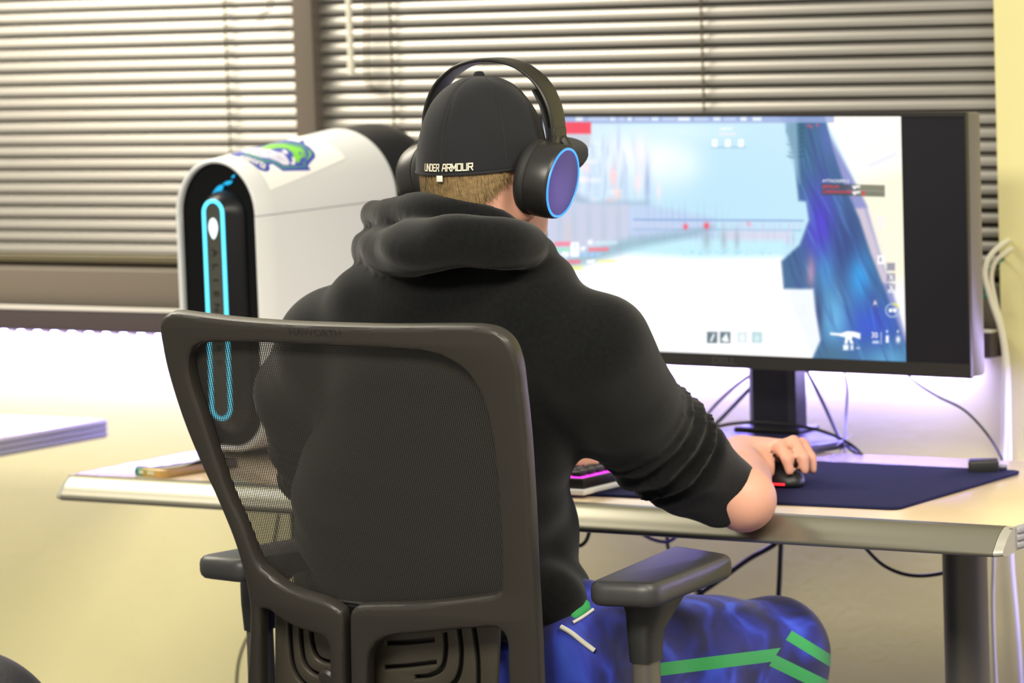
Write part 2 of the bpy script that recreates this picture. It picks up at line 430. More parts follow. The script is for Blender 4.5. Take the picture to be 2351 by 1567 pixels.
# ------------------------------------------------------------------ keyboard
kb = thing('keyboard', (-.04, .155, ZM), 'compact keyboard with white base and magenta lit keys half hidden behind the person', 'keyboard')
kx0, kx1, ky0, ky1 = -.235, .14, .092, .218
m_kw = mat('white keyboard base', (225, 225, 225), .4); m_kb = mat('black keycap', (22, 20, 26), .5)
Geo().box((kx0, ky0, ZM), (kx1, ky1, ZM+.009), .003).build('base', m_kw, kb)
Geo().box((kx0+.002, ky0+.002, ZM+.009), (kx1-.002, ky1-.002, ZM+.024), .002).build('case', m_black, kb)
Geo().box((kx0+.006, ky0+.006, ZM+.0235), (kx1-.006, ky1-.006, ZM+.0248)).build('backlight_plate', glow('magenta key glow', (240, 60, 220), 2.2), kb, False)
km = None
for r_ in range(5):
    for c_ in range(18):
        px_, py_ = kx0+.019+c_*.0198, ky0+.018+r_*.0225
        if km is None:
            o = Geo().box((-.0085, -.0095, 0), (.0085, .0095, .008), .0025).build('keycap', m_kb, kb); km = o.data
        else:
            o = bpy.data.objects.new('keycap', km); COL.objects.link(o); o.parent = kb; o.matrix_parent_inverse = kb.matrix_world.inverted()
        o.location = (px_, py_, ZM+.025)

# ------------------------------------------------------------------ smartphone
ph = thing('smartphone', (-.64, .155, ZD), 'smartphone in a teal and gold case lying on the left end of the desk', 'phone')
m_case = bpy.data.materials.new('teal to gold phone case'); m_case.use_nodes = True; nt = m_case.node_tree; bb = nt.nodes['Principled BSDF']
tc = nt.nodes.new('ShaderNodeTexCoord'); sx = nt.nodes.new('ShaderNodeSeparateXYZ'); cr = nt.nodes.new('ShaderNodeValToRGB'); mr = nt.nodes.new('ShaderNodeMapRange')
mr.inputs[1].default_value = -.69; mr.inputs[2].default_value = -.58
nt.links.new(tc.outputs['Object'], sx.inputs[0]); nt.links.new(sx.outputs[0], mr.inputs[0]); nt.links.new(mr.outputs[0], cr.inputs[0]); nt.links.new(cr.outputs[0], bb.inputs['Base Color'])
cr.color_ramp.elements[0].color = lin((20, 110, 95))+(1,); cr.color_ramp.elements[1].color = lin((60, 50, 45))+(1,)
for p_, c_ in ((.3, (25, 110, 90)), (.36, (150, 135, 60)), (.65, (190, 150, 80))): e = cr.color_ramp.elements.new(p_); e.color = lin(c_)+(1,)
bb.inputs['Roughness'].default_value = .25
a = R(-9); ex = (math.cos(a), math.sin(a), 0); ey = (-math.sin(a), math.cos(a), 0); PO = onZ(300, 1091, ZD)
plate('case', [rrect(0, 0, .078, .157, .012)], (PO[0], PO[1]+.002, ZD+.0065), ex, ey, .013, .003, m_case, ph)
plate('screen_glass', [rrect(.003, .003, .075, .154, .01)], (PO[0], PO[1]+.002, ZD+.0135), ex, ey, .001, .0004, mat('phone glass', (12, 12, 22), .04, spec=.9, coat=1), ph)
for u0, u1 in ((.018, .028), (.037, .052)):
    q = lambda u, v, z: (PO[0]+ex[0]*u+ey[0]*v, PO[1]+.002+ex[1]*u+ey[1]*v, ZD+z)
    g = Geo(); g.loft([[q(u0, -.0006, .004), q(u1, -.0006, .004), q(u1, -.0006, .0095), q(u0, -.0006, .0095)], [q(u0, .002, .004), q(u1, .002, .004), q(u1, .002, .0095), q(u0, .002, .0095)]])
    g.build('side_cutout', mat('pale cutout', (190, 190, 160), .4), ph, False)

# ------------------------------------------------------------------ USB adapter on the desk
D0 = onZ(2226, 1072, ZD); ad = thing('usb_adapter', tuple(D0), 'small black USB adapter lying at the back right of the desk', 'adapter')
rt = Matrix.Rotation(R(28), 3, 'Z'); c0 = onZ(2258, 1068, ZD+.012)
Geo().box((c0[0]-.022, c0[1]-.017, ZD+.001), (c0[0]+.022, c0[1]+.017, ZD+.021), .003, rt, c0).build('body', m_black, ad)
q0 = np.array(c0)+np.array((math.cos(R(28)), math.sin(R(28)), 0))*.026
Geo().box((q0[0]-.008, q0[1]-.006, ZD+.006), (q0[0]+.008, q0[1]+.006, ZD+.012), .001, rt, q0).build('plug', mat('plug metal', (150, 150, 160), .3, metal=1), ad)

# ------------------------------------------------------------------ cables
def cable(pts, r, m, label, group=None, floor=False):
    P = [onY(x, y, Y) for x, y, Y in pts]
    if floor:
        e = P[-1]; P += [e*np.array((1, 1, k))+np.array((.01*(1-k), 0, 0)) for k in (.66, .33)]+[np.array((e[0]+.02, e[1], r)), np.array((e[0]+.10, e[1]+.03, r))]
    o = Geo().tube(P, r, 8).build('cable', m); tag(o, label, 'cable', group); return o
cable([(1742, 830, .86), (1728, 855, .86), (1680, 893, .86), (1638, 934, .86), (1612, 968, .82), (1588, 1000, .72), (1572, 1021, .66)], .0026, m_cable, 'black cable curving from behind the monitor post down to the left, the upper of two')
cable([(1745, 862, .88), (1730, 882, .88), (1690, 925, .88), (1650, 966, .87), (1612, 1000, .85)], .0034, m_cable, 'thick black cable curving down left of the monitor post, the lower of two')
cable([(1600, 1000, .67), (1650, 978, .68), (1720, 969, .70), (1800, 973, .715), (1880, 987, .72), (1940, 1012, .72), (1975, 1040, .71), (1990, 1075, .69)], .0026, m_cable, 'black cable lying across the foot of the monitor stand')
cable([(1845, 840, .85), (1855, 856, .85), (1890, 925, .84), (1924, 998, .8), (1946, 1024, .72), (1966, 1039, .668), (1978, 1043, .655)], .003, m_cable, 'black cable slanting down right of the monitor post')
cable([(1938, 850, .88), (1945, 895, .88), (1942, 960, .86), (1940, 1020, .78), (1938, 1060, .72)], .002, m_cable, 'thin black cable hanging straight down right of the monitor post')
cable([(2080, 850, .82), (2095, 872, .82), (2150, 908, .82), (2215, 942, .82), (2268, 998, .8), (2300, 1053, .74), (2306, 1085, .71)], .002, m_cable, 'thin black cable drooping from the right end of the monitor to the desk')
# under the desk
cable([(1290, 1195, .33), (1298, 1230, .33), (1325, 1252, .33), (1346, 1240, .33), (1358, 1200, .33)], .003, m_cable, 'short black cable loop hanging under the desk beside the hoodie')
m_pc = mat('violet cable rubber', (70, 64, 150), .5)
cable([(1455, 1210, .5), (1490, 1234, .5), (1530, 1243, .5), (1560, 1225, .5), (1580, 1205, .5)], .0028, m_pc, 'violet tinted cable loop hanging under the desk above the right armrest')
cable([(1790, 1215, .6), (1780, 1247, .6), (1720, 1282, .6), (1660, 1325, .6), (1600, 1367, .6), (1560, 1400, .6)], .0042, m_cable, 'black power cable slanting under the desk behind the right armrest', floor=True)
cable([(1797, 1220, .55), (1793, 1250, .55), (1790, 1320, .55), (1786, 1400, .55), (1780, 1560, .55)], .004, m_cable, 'black cable hanging straight down behind the bent knee', floor=True)
cable([(1965, 1230, .5), (1985, 1255, .5), (2030, 1298, .5), (2090, 1320, .5), (2160, 1316, .5), (2230, 1290, .5), (2260, 1262, .5)], .0028, m_cable, 'grey black cable sagging from under the desk to the desk leg')
cable([(1532, 1222, .6), (1535, 1260, .6), (1560, 1310, .6), (1590, 1352, .6), (1615, 1380, .6)], .003, m_cable, 'black cable behind the front tip of the right armrest', floor=True)
cable([(640, 1180, .6), (620, 1300, .6), (590, 1420, .6), (562, 1475, .6), (548, 1520, .6), (543, 1570, .6), (540, 1640, .6)], .0025, m_cable, 'thin dark cable hanging beside the left chair post', floor=True)
# at the right jamb
cable([(2330, 545, .99), (2302, 560, .955), (2272, 590, .94), (2262, 630, .935), (2276, 690, .935), (2297, 755, .935), (2307, 830, .935), (2307, 950, .93), (2304, 1060, .93), (2300, 1170, .93)], .0042, m_white, 'cream white cable looping out at the window jamb, the outer of two')
cable([(2340, 560, .99), (2310, 578, .958), (2284, 602, .945), (2276, 640, .943), (2285, 690, .943), (2300, 750, .943), (2313, 830, .943), (2316, 950, .94), (2318, 1060, .94), (2322, 1270, .94), (2334, 1420, .94), (2345, 1580, .94)], .0038, m_white, 'cream white cable looping out at the window jamb, the inner of two', floor=True)
cable([(2272, 1230, .72), (2281, 1275, .72), (2279, 1380, .72), (2282, 1480, .72), (2288, 1600, .72)], .003, m_white, 'pale lilac cable hanging below the desk right of the leg', floor=True)
cable([(2215, 665, .955), (2238, 640, .95), (2262, 622, .95), (2292, 600, .955), (2310, 590, .99)], .0028, m_teal, 'teal cable rising to the window jamb behind the white cables')
cable([(2210, 640, .958), (2240, 652, .952), (2265, 668, .952), (2262, 680, .95), (2230, 688, .955)], .0028, m_teal, 'teal cable bent back behind the edge of the monitor')

# ------------------------------------------------------------------ dark bag in the lower left corner
bc = onY(-75, 1640, -.6)
bl = thing('bag', (float(bc[0]), -.6, 0), 'dark rounded bag cut off by the lower left corner of the photo', 'bag')
s2 = SDF(np.array(bc)-(.26, .2, .62), np.array(bc)+(.26, .2, .2), .008)
s2.ell(bc-np.array((0, 0, .06)), (.15, .12, .15), .02); s2.tube([bc-np.array((.07, 0, .44)), bc-np.array((.07, 0, .12))], (.13, .115), .05); s2.tube([bc-np.array((-.07, 0, .44)), bc-np.array((-.03, 0, .14))], (.13, .11), .05)
V, Q = s2.mesh(); qmesh('shell', V, Q, mat('dark navy nylon', (22, 22, 30), .6, bump=.3, bscale=150), bl)
Geo().tube([bc+np.array((-.10, -.08, .015)), bc+np.array((0, -.095, .05)), bc+np.array((.08, -.075, .035)), bc+np.array((.125, -.06, -.05))], .005, 8).build('piping', mat('grey blue piping', (60, 62, 80), .6), bl)

# ================================================================== MONITOR
MO = np.array((.036, .654, 1.066)); my = R(-2.67); mr_ = R(.26)
mex = np.array((math.cos(my), math.sin(my), 0)); mez = np.array((0, 0, 1.0))
mex = mex*math.cos(mr_)-mez*math.sin(mr_); mn = np.cross(mex, mez); mn /= np.linalg.norm(mn); mez = np.cross(mn, mex)*-1; mez = mez if mez[2] > 0 else -mez
mn = np.array((math.sin(my), -math.cos(my), 0))        # out of the screen
mon = thing('monitor', (float(MO[0]), float(MO[1]), ZD), 'wide black computer monitor showing a bright game scene with black side bars', 'monitor')
m_bez = mat('black monitor bezel', (38, 37, 35), .4); m_side = mat('grey monitor side', (110, 106, 110), .35, metal=.3)
L2 = lambda x, z, d=0: MO+mex*x+mez*z+mn*d
def mslab(name, x0, x1, z0, z1, d0, d1, m, parent=mon, bev=.002):
    g = Geo(); bm = bmesh.new(); bmesh.ops.create_cube(bm, size=1)
    lo = np.array((x0, z0, d0)); hi = np.array((x1, z1, d1))
    for v in bm.verts: v.co = Vector((lo+hi)/2+np.array(v.co)*(hi-lo))
    if bev: bmesh.ops.bevel(bm, geom=bm.edges[:], offset=bev, segments=2, profile=.5, affect='EDGES')
    bm.verts.index_update()
    g.add([tuple(L2(*v.co)) for v in bm.verts], [[v.index for v in f.verts] for f in bm.faces]); bm.free()
    return g.build(name, m, parent)
SW, SH = .4405, .1835
mslab('rear_housing', -.442, .4435, -.2035, .1885, -.042, -.003, m_side, bev=.006)
hub = mslab('rear_hub', -.16, .16, -.13, .12, -.085, -.04, m_bez, bev=.02)
# front bezel: four bars of one part
g = Geo()
def bar(x0, x1, z0, z1):
    g.loft([[L2(x0, z0, -.004), L2(x1, z0, -.004), L2(x1, z1, -.004), L2(x0, z1, -.004)], [L2(x0, z0, .003), L2(x1, z0, .003), L2(x1, z1, .003), L2(x0, z1, .003)]])
bar(-.444, .4435, -.2045, -SH); bar(-.444, .4435, SH, .1895); bar(-.444, -SW, -SH, SH); bar(SW, .4435, -SH, SH)
g.build('bezel', m_bez, mon, False)
text_on('maker_mark', 'DELL', .016, lambda x, y: L2(x+.005, y-.194, .0034), mat('grey lettering', (62, 62, 60), .4), mon, sx=1.25, bold=.0004)
scr = Geo(); scr.add([L2(-SW, -SH, 0), L2(SW, -SH, 0), L2(SW, SH, 0), L2(-SW, SH, 0)], [(0, 1, 2, 3)])
scr = scr.build('screen_panel', mat('unlit black screen', (14, 14, 17), .35, emit=(16, 16, 24), es=.55), mon, False)
# --- the game picture: per-vertex emission, painted at the places it has on the flat screen
CW = .331; NX, NZ = 560, 320
gx, gz = np.meshgrid(np.linspace(-.3285, CW, NX), np.linspace(-SH, SH, NZ), indexing='xy')
PV = MO+gx.reshape(-1, 1)*mex+gz.reshape(-1, 1)*mez+.0006*mn
UV = pix(PV); PX, PY = UV[:, 0], UV[:, 1]
def c8(*c): return np.array(c, float)
IM = np.zeros((len(PX), 3))
def sdpoly(P):
    P = np.array(P, float); d = np.full(len(PX), 1e9); ins = np.zeros(len(PX), bool)
    for i in range(len(P)):
        a, b = P[i-1], P[i]; e = b-a; L = e@e+1e-9
        t = np.clip(((PX-a[0])*e[0]+(PY-a[1])*e[1])/L, 0, 1)
        d = np.minimum(d, (PX-a[0]-e[0]*t)**2+(PY-a[1]-e[1]*t)**2)
        cr_ = ((a[1] > PY) != (b[1] > PY)) & (PX < (b[0]-a[0])*(PY-a[1])/(b[1]-a[1]+1e-12)+a[0]); ins ^= cr_
    return np.where(ins, -1, 1)*np.sqrt(d)
def put(mk, c, a=1): 
    global IM
    IM = IM+(np.asarray(c, float)-IM)*(np.clip(mk, 0, 1)*a)[:, None]
def poly(P, c, soft=3, a=1, mod=None):
    mk = np.clip(.5-sdpoly(P)/(2*soft), 0, 1)
    put(mk if mod is None else mk*mod, c, a)
def blob(x, y, rx, ry, c, a=1): put(np.exp(-(((PX-x)/rx)**2+((PY-y)/ry)**2)), c, a)
def rect(x0, y0, x1, y1, c, soft=1, a=1, sk=0):
    poly([(x0, y0), (x1, y0+sk*(x1-x0)), (x1, y1+sk*(x1-x0)), (x0, y1)], c, soft, a)
def n2(fx, fy, seed, n=7):
    g_ = np.random.default_rng(seed); o = 0
    for i in range(n): o = o+np.sin(PX*fx*(.4+1.4*g_.random())+PY*fy*(.4+1.4*g_.random())*g_.choice([-1, 1])+6.28*g_.random())
    return o/n**.5
IM[:] = c8(188, 224, 240)
put(np.clip((1500-PX)/260, 0, 1), c8(222, 233, 250)); put(np.clip((PX-1560)/260, 0, 1)*np.clip((430-PY)/200, 0, 1), c8(196, 226, 240))
blob(1515, 372, 70, 60, c8(255, 255, 255), .95); blob(1430, 350, 60, 45, c8(246, 250, 255), .9); blob(1565, 385, 45, 45, c8(250, 255, 255), .8)
blob(1640, 470, 170, 110, c8(182, 220, 238), .7); blob(1560, 300, 120, 25, c8(214, 238, 248), .8)
# left buildings: leaning blue and lavender streaks
bl_ = np.clip((1500-PX-(PY-300)*-.1)/60, 0, 1)*np.clip((PY-300)/50, 0, 1)*np.clip((590-PY)/20, 0, 1)
put(bl_*np.clip(.35+.5*n2(.16, .02, 3), 0, 1), c8(186, 200, 230), .6)
put(bl_*np.clip(n2(.3, .04, 4)-.5, 0, 1), c8(168, 184, 218), .5)
put(bl_*np.clip(n2(.05, .12, 14)-.5, 0, 1), c8(236, 240, 252), .7)
for x, y, w, h, c, a in ((1408, 405, 9, 22, (255, 205, 205), .9), (1418, 445, 7, 14, (255, 214, 206), .9), (1345, 385, 9, 12, (255, 222, 222), .8), (1465, 420, 9, 24, (252, 224, 226), .8), (1512, 440, 6, 20, (248, 225, 232), .7), (1337, 412, 14, 7, (255, 236, 236), .9), (1400, 460, 10, 6, (250, 200, 190), .7), (1470, 350, 14, 40, (246, 238, 250), .7), (1486, 420, 6, 55, (150, 165, 212), .7), (1420, 320, 5, 60, (196, 205, 235), .6)):
    blob(x, y, w, h, c8(*c), a)
poly([(1290, 425), (1360, 462), (1490, 462), (1490, 472), (1360, 476), (1290, 460)], c8(150, 172, 196), 8, .7)
poly([(1255, 466), (1320, 466), (1445, 470), (1450, 548), (1330, 575), (1255, 590)], c8(196, 200, 222), 6, .95)
for x in (1285, 1318, 1352, 1386, 1420): blob(x, 520, 7, 55, c8(178, 194, 214), .75)
blob(1305, 540, 10, 40, c8(206, 196, 204), .7)
poly([(1445, 475), (1490, 470), (1640, 500), (1640, 548), (1445, 552)], c8(184, 200, 232), 8, .75)
put(np.clip(1-np.abs(PX-1560)/130, 0, 1)*np.clip(1-np.abs(PY-500)/45, 0, 1)*np.clip(n2(.28, .01, 6), 0, 1), c8(164, 188, 224), .6)
# the fence and the shore
rect(1455, 502, 1845, 506, c8(128, 156, 206), 2, .85, .006); rect(1455, 524, 1840, 528, c8(140, 168, 206), 3, .6, .006)
put(np.clip(1-np.abs(PY-516-(PX-1460)*.004)/12, 0, 1)*((PX > 1455) & (PX < 1845))*np.clip(.3+n2(.35, .02, 8), 0, 1), c8(206, 196, 226), .7)
put(np.clip(1-np.abs(PY-546)/24, 0, 1)*((PX > 1440) & (PX < 1830))*np.clip(.5+.5*n2(.3, .03, 9), 0, 1), c8(172, 186, 214), .75)
rect(1660, 530, 1815, 556, c8(222, 204, 228), 7, .6)
poly([(1440, 560), (1560, 548), (1800, 552), (1800, 592), (1560, 596), (1440, 590)], c8(190, 232, 244), 9, .85)
for x, w in ((1622, 9), (1662, 7), (1692, 6)): blob(x, 548, w, 26, c8(158, 176, 190), .75)
put(np.clip(1-np.abs(PY-580)/12, 0, 1)*((PX > 1560) & (PX < 1770))*np.clip(n2(.2, .3, 10), 0, 1), c8(150, 214, 238), .8)
# ground
poly([(1240, 628), (1330, 603), (1440, 583), (1600, 592), (1790, 590), (1870, 640), (1905, 880), (1240, 880)], c8(255, 255, 255), 10, 1)
put((PY > 640)*np.clip(n2(.03, .05, 11)-.2, 0, 1)*((PX < 1850)), c8(238, 242, 250), .55)
poly([(1250, 605), (1440, 548), (1640, 520), (1600, 540), (1450, 572), (1250, 640)], c8(138, 172, 188), 9, .75)
poly([(1250, 640), (1300, 625), (1330, 660), (1290, 720), (1250, 720)], c8(225, 240, 248), 14, .8)
poly([(1795, 600), (1850, 600), (1920, 840), (1870, 840), (1810, 690)], c8(228, 234, 246), 9, .8)
# right wall in cream
poly([(1880, 240), (2110, 240), (2110, 880), (2060, 700), (1990, 470)], c8(255, 250, 240), 4, 1)
poly([(1960, 420), (2110, 380), (2110, 700), (2030, 640)], c8(250, 240, 212), 20, .8)
poly([(1990, 375), (2060, 345), (2060, 358), (1995, 388)], c8(222, 226, 240), 4, .7)
for k in range(3): poly([(1930, 420-22*k), (2090, 345-26*k), (2090, 347-26*k), (1930, 423-22*k)], c8(222, 222, 232), 2, .5)
poly([(2024, 640), (2100, 640), (2100, 880), (2080, 800)], c8(238, 236, 244), 16, .7)
# lavender beam and the dark weapon
poly([(1880, 240), (1882, 268), (1990, 470), (2079, 770), (2110, 880), (2050, 880), (1980, 560), (1900, 400), (1790, 268), (1795, 240)], c8(136, 140, 196), 4, .95)
poly([(1945, 478), (1985, 478), (2040, 650), (2018, 650)], c8(214, 200, 210), 4, .85)
poly([(1990, 480), (2010, 480), (2060, 640), (2040, 650)], c8(246, 236, 220), 4, .6)
WP = [(1808, 250), (1888, 250), (1908, 335), (1940, 430), (1972, 500), (1998, 580), (2030, 660), (2062, 745), (2086, 812), (2092, 860), (1850, 860), (1885, 780), (1874, 715), (1868, 662), (1800, 662), (1794, 600), (1836, 562), (1858, 505), (1852, 462), (1834, 460), (1828, 400), (1822, 350), (1806, 300)]
wm = np.clip(.5-sdpoly(WP)/8, 0, 1)
put(wm, c8(60, 100, 142))
put(wm*np.clip((480-PY)/160, 0, 1), c8(52, 100, 132), .95)
put(wm*np.exp(-((PX-1885-(PY-520)*.02)/38)**2-((PY-520)/95)**2), c8(82, 62, 214), .95)
put(wm*np.exp(-((PX-1905)/34)**2-((PY-310)/60)**2), c8(96, 110, 190), .7)
put(wm*np.exp(-((PX-1945)/40)**2-((PY-560)/90)**2), c8(50, 70, 130), .9)
put(wm*np.exp(-((PX-1838)/40)**2-((PY-635)/42)**2), c8(70, 106, 150), .95)
put(wm*np.exp(-((PX-1895)/20)**2-((PY-625)/55)**2), c8(70, 160, 216), .7)
put(wm*np.exp(-((PX-1975)/26)**2-((PY-640)/55)**2), c8(52, 160, 232), .95)
put(wm*np.exp(-((PX-2000)/70)**2-((PY-745)/55)**2), c8(54, 86, 206), .9)
put(wm*np.exp(-((PX-1915)/34)**2-((PY-730)/70)**2), c8(110, 190, 236), .8)
put(wm*np.exp(-((PX-1862)/9)**2-((PY-625)/34)**2), c8(196, 140, 170), .8)
put(wm*np.exp(-((PX-1880)/9)**2-((PY-720)/60)**2), c8(60, 74, 110), .8)
put(wm*np.exp(-((PX-1895)/50)**2-((PY-815)/28)**2), c8(70, 110, 140), .9)
put(wm*np.exp(-((PX-2040)/60)**2-((PY-825)/30)**2), c8(96, 166, 210), .8)
g_ = np.random.default_rng(77)
for i in range(150):
    x_, y_ = g_.uniform(1800, 2080), g_.uniform(270, 830); L_, w_ = g_.uniform(18, 60), g_.uniform(1.5, 5); an_ = R(g_.uniform(58, 82))
    dx_, dy_ = PX-x_, PY-y_; u_ = dx_*math.cos(an_)+dy_*math.sin(an_); v_ = -dx_*math.sin(an_)+dy_*math.cos(an_)
    put(wm*np.exp(-(u_/L_)**2-(v_/w_)**2), [c8(104, 176, 232), c8(40, 58, 120), c8(70, 120, 200), c8(60, 50, 150)][i % 4], .3)
for k in range(9): poly([(1812-3*(k % 3), 285+k*9), (1845, 268+k*11), (1846, 272+k*11), (1818, 293+k*9)], c8(40, 84, 104), 2, .7)
for x, y in ((1856, 288), (1876, 287), (1862, 291)): blob(x, y, 3, 3, c8(230, 80, 110), .9)
poly([(1798, 268), (1830, 268), (1836, 420), (1812, 360)], c8(170, 205, 226), 5, .6)
# interface panels
rect(1262, 266, 1915, 284, c8(150, 166, 214), 2, .8, -.004)
for x0, x1, b_ in ((1322, 1338, 1), (1352, 1395, .4), (1400, 1413, .8), (1420, 1434, .4), (1441, 1450, 1), (1458, 1490, .4), (1496, 1512, .9), (1520, 1552, .4), (1556, 1584, 1), (1594, 1626, .4), (1638, 1654, .9), (1662, 1690, .4), (1700, 1714, 1), (1728, 1748, 1)):
    rect(x0, 269, x1, 277, c8(240, 246, 255), 2, .9*b_)
rect(1288, 280, 1357, 308, c8(236, 66, 88), 2, .95); rect(1290, 309, 1356, 338, c8(190, 196, 206), 4, .8)
rect(1633, 336, 1712, 340, c8(150, 184, 206), 2, .7)
for x in (1641, 1671, 1701): rect(x-6, 320, x+6, 337, c8(255, 255, 255), 1.5); rect(x-2, 325, x+2, 333, c8(190, 220, 235), 1.5, .8)
rect(1660, 292, 1682, 298, c8(238, 246, 250), 2, .7); rect(1650, 304, 1690, 311, c8(236, 232, 240), 2, .7)
blob(1574, 520, 5, 6, c8(250, 70, 90)); blob(1622, 518, 5.5, 7, c8(250, 60, 84)); blob(1718, 514, 4, 6, c8(244, 140, 170), .8)
rect(1886, 421, 2031, 434, c8(70, 74, 84), 1.5, .85, .03); rect(1886, 435, 2031, 447, c8(66, 70, 80), 1.5, .85, .03)
rect(1960, 424, 2031, 435, c8(150, 150, 110), 3, .6, .03); rect(1960, 437, 2031, 449, c8(140, 142, 110), 3, .6, .03)
for y in (427, 440): poly([(1955, y), (1974, y-2), (1975, y+3), (1966, y+4), (1962, y+8), (1958, y+4)], c8(245, 245, 245), 1.5)
rect(1980, 438, 1985, 449, c8(230, 60, 70), 1.5)
# kill feed lower left
def bits(x0, x1, y0, y1, c, seed, a=.95):
    mk = np.clip(.5-sdpoly([(x0+2, y0), (x1+2, y0-(x1-x0)*.02), (x1, y1-(x1-x0)*.02), (x0, y1)])/2.4, 0, 1)
    put(mk, c, a*.75); put(mk*np.clip(n2(.9, .5, seed), 0, 1), c8(255, 235, 235), .35)
bits(1271, 1310, 555, 565, c8(246, 96, 130), 31); bits(1364, 1416, 553, 562, c8(196, 226, 240), 32); bits(1272, 1308, 569, 578, c8(130, 230, 190), 33)
bits(1350, 1397, 568, 577, c8(246, 90, 110), 34); bits(1330, 1380, 581, 589, c8(150, 190, 240), 35); bits(1272, 1332, 597, 606, c8(248, 88, 112), 36); bits(1370, 1412, 596, 603, c8(238, 240, 130), 37); bits(1272, 1336, 611, 620, c8(232, 240, 100), 38)
rect(1310, 556, 1329, 589, c8(252, 254, 255), 1.5); blob(1355, 556, 6, 6, c8(255, 255, 255)); rect(1317, 561, 1322, 568, c8(150, 200, 210), 1.5, .7)
poly([(1290, 578), (1304, 578), (1306, 584), (1299, 592), (1297, 586), (1290, 584)], c8(255, 255, 255), 1.5); poly([(1331, 567), (1345, 566), (1340, 575), (1336, 573)], c8(255, 255, 255), 1.5); poly([(1345, 598), (1366, 595), (1364, 602), (1350, 604)], c8(255, 255, 255), 1.5)
# item boxes bottom centre
for x, c in ((1635, (92, 112, 122)), (1665, (92, 112, 122)), (1704, (214, 226, 232)), (1738, (176, 208, 214))):
    rect(x-12, 761, x+12, 787, c8(*c), 1.5, .95, .02)
poly([(1630, 782), (1638, 765), (1641, 768), (1634, 784)], c8(250, 250, 250), 1.5); poly([(1656, 780), (1668, 764), (1674, 784), (1664, 785)], c8(240, 246, 246), 1.5); rect(1683, 766, 1690, 792, c8(252, 255, 255), 2); blob(1704, 776, 5, 8, c8(244, 250, 250)); blob(1738, 777, 6, 9, c8(214, 236, 236))
# gun icon, ammunition, equipment
poly([(1906, 763), (1930, 765), (1945, 760), (1960, 761), (1975, 765), (1975, 778), (1958, 772), (1955, 778), (1960, 788), (1953, 789), (1948, 777), (1945, 790), (1939, 788), (1941, 774), (1925, 770), (1906, 768)], c8(255, 255, 255), 1.5)
rect(1936, 791, 1948, 803, c8(240, 246, 255), 1.5); rect(1953, 791, 1959, 803, c8(240, 246, 255), 1.5, .9); rect(1966, 797, 1974, 800, c8(240, 246, 255), 1.5, .8)
rect(2022, 762, 2024, 790, c8(220, 230, 255), 1, .8); rect(2034, 770, 2040, 786, c8(255, 255, 255), 1.5); blob(2062, 779, 5, 8, c8(255, 255, 255)); rect(2035, 758, 2038, 763, c8(255, 255, 255), 1); rect(2060, 758, 2063, 763, c8(255, 255, 255), 1)
rect(2003, 782, 2018, 788, c8(230, 236, 255), 1.5, .8)
dd = np.hypot(PX-2049, PY-712); put(np.exp(-((dd-15)/1.8)**2), c8(176, 196, 220), .9); put(np.exp(-((dd-15)/2.2)**2)*((PX > 2050) & (PY < 706)), c8(226, 232, 60)); rect(2041, 708, 2048, 716, c8(255, 255, 255), 1.2); rect(2051, 708, 2058, 716, c8(255, 255, 255), 1.2); rect(2046, 711, 2053, 713, c8(255, 255, 255), 1)
for y in (612, 636, 660): rect(2036, y-9, 2055, y+9, c8(118, 120, 146), 2, .75)
for y in (636, 660): poly([(2041, y-6), (2044, y-6), (2052, y+6), (2048, y+6)], c8(244, 244, 250), 1.2); poly([(2050, y-6), (2052, y-5), (2043, y+6), (2041, y+5)], c8(244, 244, 250), 1.2, .8)
rect(2038, 664, 2056, 672, c8(240, 240, 250), 1.5, .7); rect(2015, 586, 2030, 606, c8(250, 250, 255), 1.2); rect(2016, 496, 2030, 526, c8(244, 232, 236), 3, .7); rect(2003, 686, 2017, 704, c8(96, 110, 160), 1.2, .6)
IM = np.clip(IM, 0, 255)/255; IML = np.where(IM <= .04045, IM/12.92, ((IM+.055)/1.055)**2.4)
Qs = (np.arange(NZ-1)[:, None]*NX+np.arange(NX-1)[None]).ravel(); Qs = np.stack([Qs, Qs+1, Qs+NX+1, Qs+NX], -1)
pic = qmesh('game_picture', PV, Qs, mat_attr('lit game picture', .4, 1.12), scr); setcol(pic.data, IML)
m_hud = glow('white interface text', (255, 255, 255), 1.1); m_hr = glow('red interface text', (250, 60, 80), 1.0); m_hg = glow('grey interface text', (40, 60, 70), .9)
def hud(s, x, y, hpx, m, sk=0, sx=1.2):
    P = onP(x, y, MO, mn); u0 = (P-MO)@mex; v0 = (P-MO)@mez; sz = hpx/1640*1.38
    text_on('interface_text', s, sz, lambda a, b: MO+mex*(u0+a+b*sk)+mez*(v0+b)+mn*.0011, m, scr, 'LEFT', sx)
hud('ATTACKERS 2', 1889, 415, 7.5, m_hud, .25); hud('JEROLUIS', 1890, 428, 7, m_hr, .25); hud('LORDRAGNARD', 1890, 440, 7, m_hr, .2)
hud('30', 2001, 769, 14, m_hud, 0, 1); hud('B', 2019, 596, 12, m_hg, 0, 1); hud('A', 2006, 695, 11, m_hud, 0, 1); hud('100M', 1652, 296, 6, m_hud, 0, 1)

